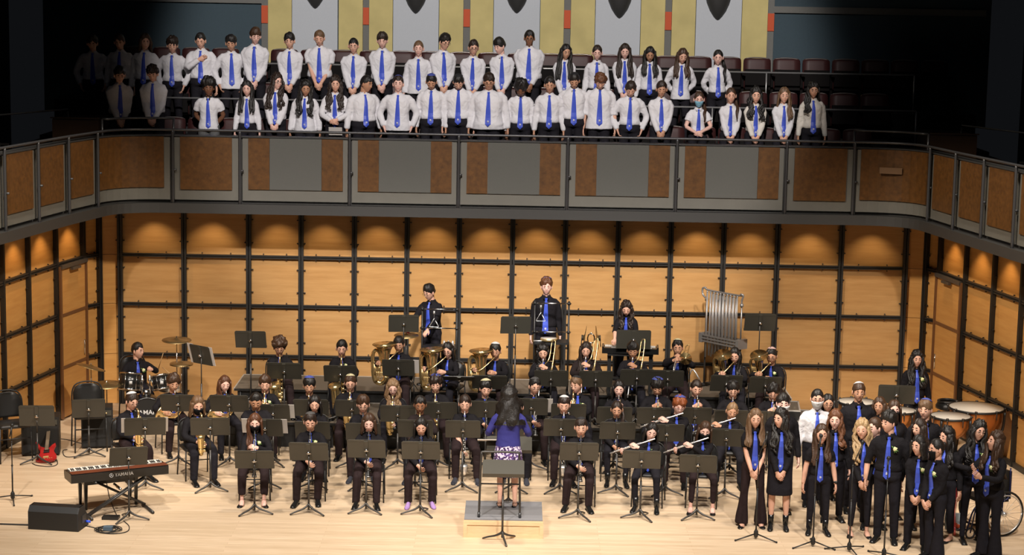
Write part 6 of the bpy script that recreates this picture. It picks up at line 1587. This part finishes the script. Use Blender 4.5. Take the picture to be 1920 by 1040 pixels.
def amp(x, y, w, h, d, rz, lab):
    r = empty('amplifier', (x, y, 0), rz, lab, 'amplifier', 'black amplifiers')
    m = MB(); m.box((0, 0, h/2+.02), (w, d, h)); m.build('cabinet', M_black, r, smooth=False)
    m = MB(); m.box((0, -d/2-.006, h*.42), (w*.9, .012, h*.72)); m.build('grille', mat('grille_cloth', (.018, .018, .018), .95), r, smooth=False)
    m = MB(); m.box((0, -d/2-.008, h*.90), (w*.9, .016, h*.13))
    m.build('control_panel', M_stand, r, smooth=False)
    m = MB()
    for i in range(6): m.lathe([(.012, 0), (.012, .02), (0, .02)], (-w*.36+i*w*.13, -d/2-.016, h*.90), 8, 0, (0, -1, 0))
    m.build('knobs', M_brassd, r)
amp(-7.12, 28.62, .56, .58, .36, R(10), 'wide black bass amplifier behind the red guitar')
amp(-6.38, 29.15, .48, .62, .34, R(12), 'black amplifier beneath the empty chair left of the drums')
stool = [chair((-7.45, 28.2, 0), R(30), 'large black chair at the far left edge, empty'), chair((-6.28, 28.93, 0), R(18), 'empty black chair behind the stand left of the drum kit')]
stool[1].location.x -= .17
for s_ in stool: s_.scale = (1.12, 1.08, 1.2)
for i, (px, py, rz, lab) in enumerate(((640, 885, 10, 'black banquet chair, its legs showing behind the third front clarinetist'),)):
    pass
# microphones
def micstand(bx, by, hx_, hy_, label, boom=True, micc=M_black, tall=None):
    X, Y, _ = onz(bx, by, 0); hx__, _, hz_ = ony(hx_, hy_, Y+.02)
    r = empty('microphone_stand', (X, Y, 0), 0, label, 'microphone stand', 'microphone stands')
    H = hz_*.80 if boom else hz_
    m = MB(); m.tube([(0, 0, .07), (0, 0, H*.60)], .011, 8); m.build('lower_pole', M_black, r)
    m = MB(); m.tube([(0, 0, H*.58), (0, 0, H)], .008, 8); m.ball((0, 0, H), .016, 8, 6); m.ball((0, 0, H*.6), .016, 8, 6); m.build('upper_pole', M_black, r)
    m = MB(); m.lathe([(.015, .0), (.03, .02), (.03, .08), (.015, .11)], (0, 0, .02), 10); m.build('hub', M_black, r)
    for i in range(3):
        a = i*2*PI/3+.35+bx*.02; m = MB(); m.tube([(0, 0, .075), (.31*math.cos(a), .31*math.sin(a), .012)], .009, 6); m.ball((.31*math.cos(a), .31*math.sin(a), .014), .014, 8, 5); m.build('leg', M_black, r)
    tip = np.array([hx__-X, .02, hz_])
    m = MB(); m.tube([(0, 0, H), tip], .007, 8); m.build('boom_arm', M_black, r)
    mm = empty('microphone', (X+tip[0], Y+tip[1], hz_), 0, 'black microphone on the ' + label, 'microphone', 'microphones')
    m = MB(); m.tube([(-.02, -.04, -.13), (0, 0, 0)], [.010, .014], 10); m.build('handle', micc, mm)
    m = MB(); m.ball((.003, .008, .02), (.027, .027, .030), 12, 8); m.build('grille', M_black, mm)
micstand(1417, 1010, 1438, 815, 'leftmost vocal stand before the flared trousers', boom=True)
micstand(1524, 1024, 1539, 820, 'second vocal stand before the watch wearer')
micstand(1592, 1034, 1617, 832, 'third vocal stand before the clasped hands singer')
micstand(1657, 1046, 1666, 862, 'fourth vocal stand at the rolled sleeve singer')
micstand(24, 938, 22, 800, 'far left stand beside the piano')
# wheelchair
q = onz(1850, 1000, 0); r = empty('wheelchair', (6.40, 25.2, 0), R(-68), 'black wheelchair with large spoked wheels behind the rightmost singers', 'wheelchair')
for s in (-1, 1):
    x = s*.29; m = MB(); an = np.linspace(0, 2*PI, 33); m.tube([(x, .12+.30*math.cos(a), .31+.30*math.sin(a)) for a in an], .015, 8); w_ = m.build('wheel', M_black, r)
    m = MB(); m.tube([(x+s*.03, .12+.26*math.cos(a), .31+.26*math.sin(a)) for a in an], .008, 6); m.build('hand_rim', M_silver, w_)
    m = MB(); m.tube([(x-.03, .12, .31), (x+.03, .12, .31)], .03, 10)
    for i in range(16): a = i*PI/8; m.tube([(x, .12, .31), (x, .12+.29*math.cos(a), .31+.29*math.sin(a))], .0025, 4)
    m.build('spokes', M_silver, w_)
    m = MB(); m.tube([(x*.8, -.36+.07*math.cos(a), .075+.07*math.sin(a)) for a in an[::2]], .014, 6); m.build('caster', M_rail, r)
    m = MB(); m.tube(spline([(x*.85, .22, .92), (x*.85, .20, .50), (x*.85, -.15, .48), (x*.85, -.33, .40), (x*.8, -.42, .12)], 4), .012, 6); m.tube([(x*.85, .12, .31), (x*.85, .12, .5)], .012, 6); m.tube([(x*.8, -.36, .075), (x*.82, -.30, .40)], .010, 6); m.build('side_frame', mat('blue_black_frame', (.02, .025, .09), .3, .4), r)
m = MB(); m.box((0, .02, .48), (.46, .42, .05)); m.build('seat', M_black, r, smooth=False); m = MB(); m.box((0, .24, .68), (.46, .04, .38)); m.build('backrest', M_black, r, smooth=False)
m = MB(); m.box((0, -.46, .11), (.36, .14, .02)); m.build('footrest', M_rail, r, smooth=False)
p = onz(1800, 1003, 0); r = empty('printed_bag', (5.95, 24.95, 0.1), R(-8), 'small white and blue printed bag at the wheelchair footrest', 'bag')
m = MB(); m.rings([[(-.11, -.04, 0), (.11, -.04, 0), (.11, .04, 0), (-.11, .04, 0)], [(-.12, -.035, .12), (.12, -.035, .12), (.12, .035, .12), (-.12, .035, .12)], [(-.115, -.01, .22), (.115, -.01, .22), (.115, .01, .22), (-.115, .01, .22)]]); m.build('pouch', mat('pale_blue_print', (.50, .60, .66), .6, 0, .4, 12), r, smooth=False)
m = MB(); m.ball((.05, -.04, .05), (.04, .008, .03), 10, 6); m.ball((.02, -.04, .08), (.02, .008, .02), 10, 6); m.build('orange_print', M_orange, r)
# riser clutter: drumsticks on the left end
for i, (a, b, lab) in enumerate(((((460, 722), (468, 706), 'left')), ((470, 722), (476, 708), 'right'))):
    a_ = np.array(onz(a[0], a[1], .42)); b_ = np.array(onz(b[0], b[1], .42)); m = MB(); m.tube([(0, 0, 0), b_-a_], [.009, .006], 6)
    tag(m.build('drumstick', M_wood2, None, True, tuple(a_)), '%s pale drumstick lying on the left end of the riser' % lab, 'drumstick')
# cables
def cable(pts, lab, rr=.006):
    P = [np.array(onz(x, y, 0.008)) for x, y in pts]; o = P[0].copy(); q = spline([p-o for p in P], 6); m = MB(); m.tube(q, rr, 6)
    tag(m.build('cable', M_cable, None, True, tuple(o)), lab, 'cable')
cable([(0, 982), (30, 983), (62, 984)], 'black cable running along the floor into the wedge monitor', .012)
cable([(110, 822), (128, 824), (150, 830), (175, 835), (200, 838), (215, 828)], 'thin black cable curving on the floor from the red guitar')
cable([(100, 850), (108, 868), (95, 874), (70, 872), (60, 868)], 'thin black cable coiled beside the red bass guitar')
cable([(205, 800), (212, 815), (208, 830), (190, 842), (160, 852), (125, 856), (118, 845), (126, 842)], 'long black cable loop on the floor left of the saxophonist')
cable([(160, 985), (180, 990), (190, 998), (215, 1000), (238, 996), (242, 986), (232, 976)], 'black cable loop on the floor by the piano stand')
cable([(200, 905), (205, 930), (212, 950), (222, 972)], 'thin cable dropping behind the stage piano')
r = empty('cable_coil', onz(203, 994, 0), 0, 'coil of dark cables on the floor right of the monitor', 'cable coil')
for i in range(5):
    m = MB(); rr = .09+.018*i; m.tube([(rr*math.cos(a)*1.1, rr*math.sin(a), .012+.008*(i % 3)+.004*math.sin(3*a+i)) for a in np.linspace(0, 2*PI, 25)], .006, 5); m.build('loop', M_cable, r)
m = MB(); m.box((.0, .0, .03), (.12, .09, .05)); m.build('power_block', mat('blue_grey_plastic', (.10, .14, .18), .4), r, smooth=False)
m = MB(); m.box((0, 0, .02), (.22, .14, .035)); q = onz(208, 972, 0); tag(m.build('sustain_pedal', M_black, None, False, q), 'black sustain pedal on the floor beneath the piano', 'pedal')
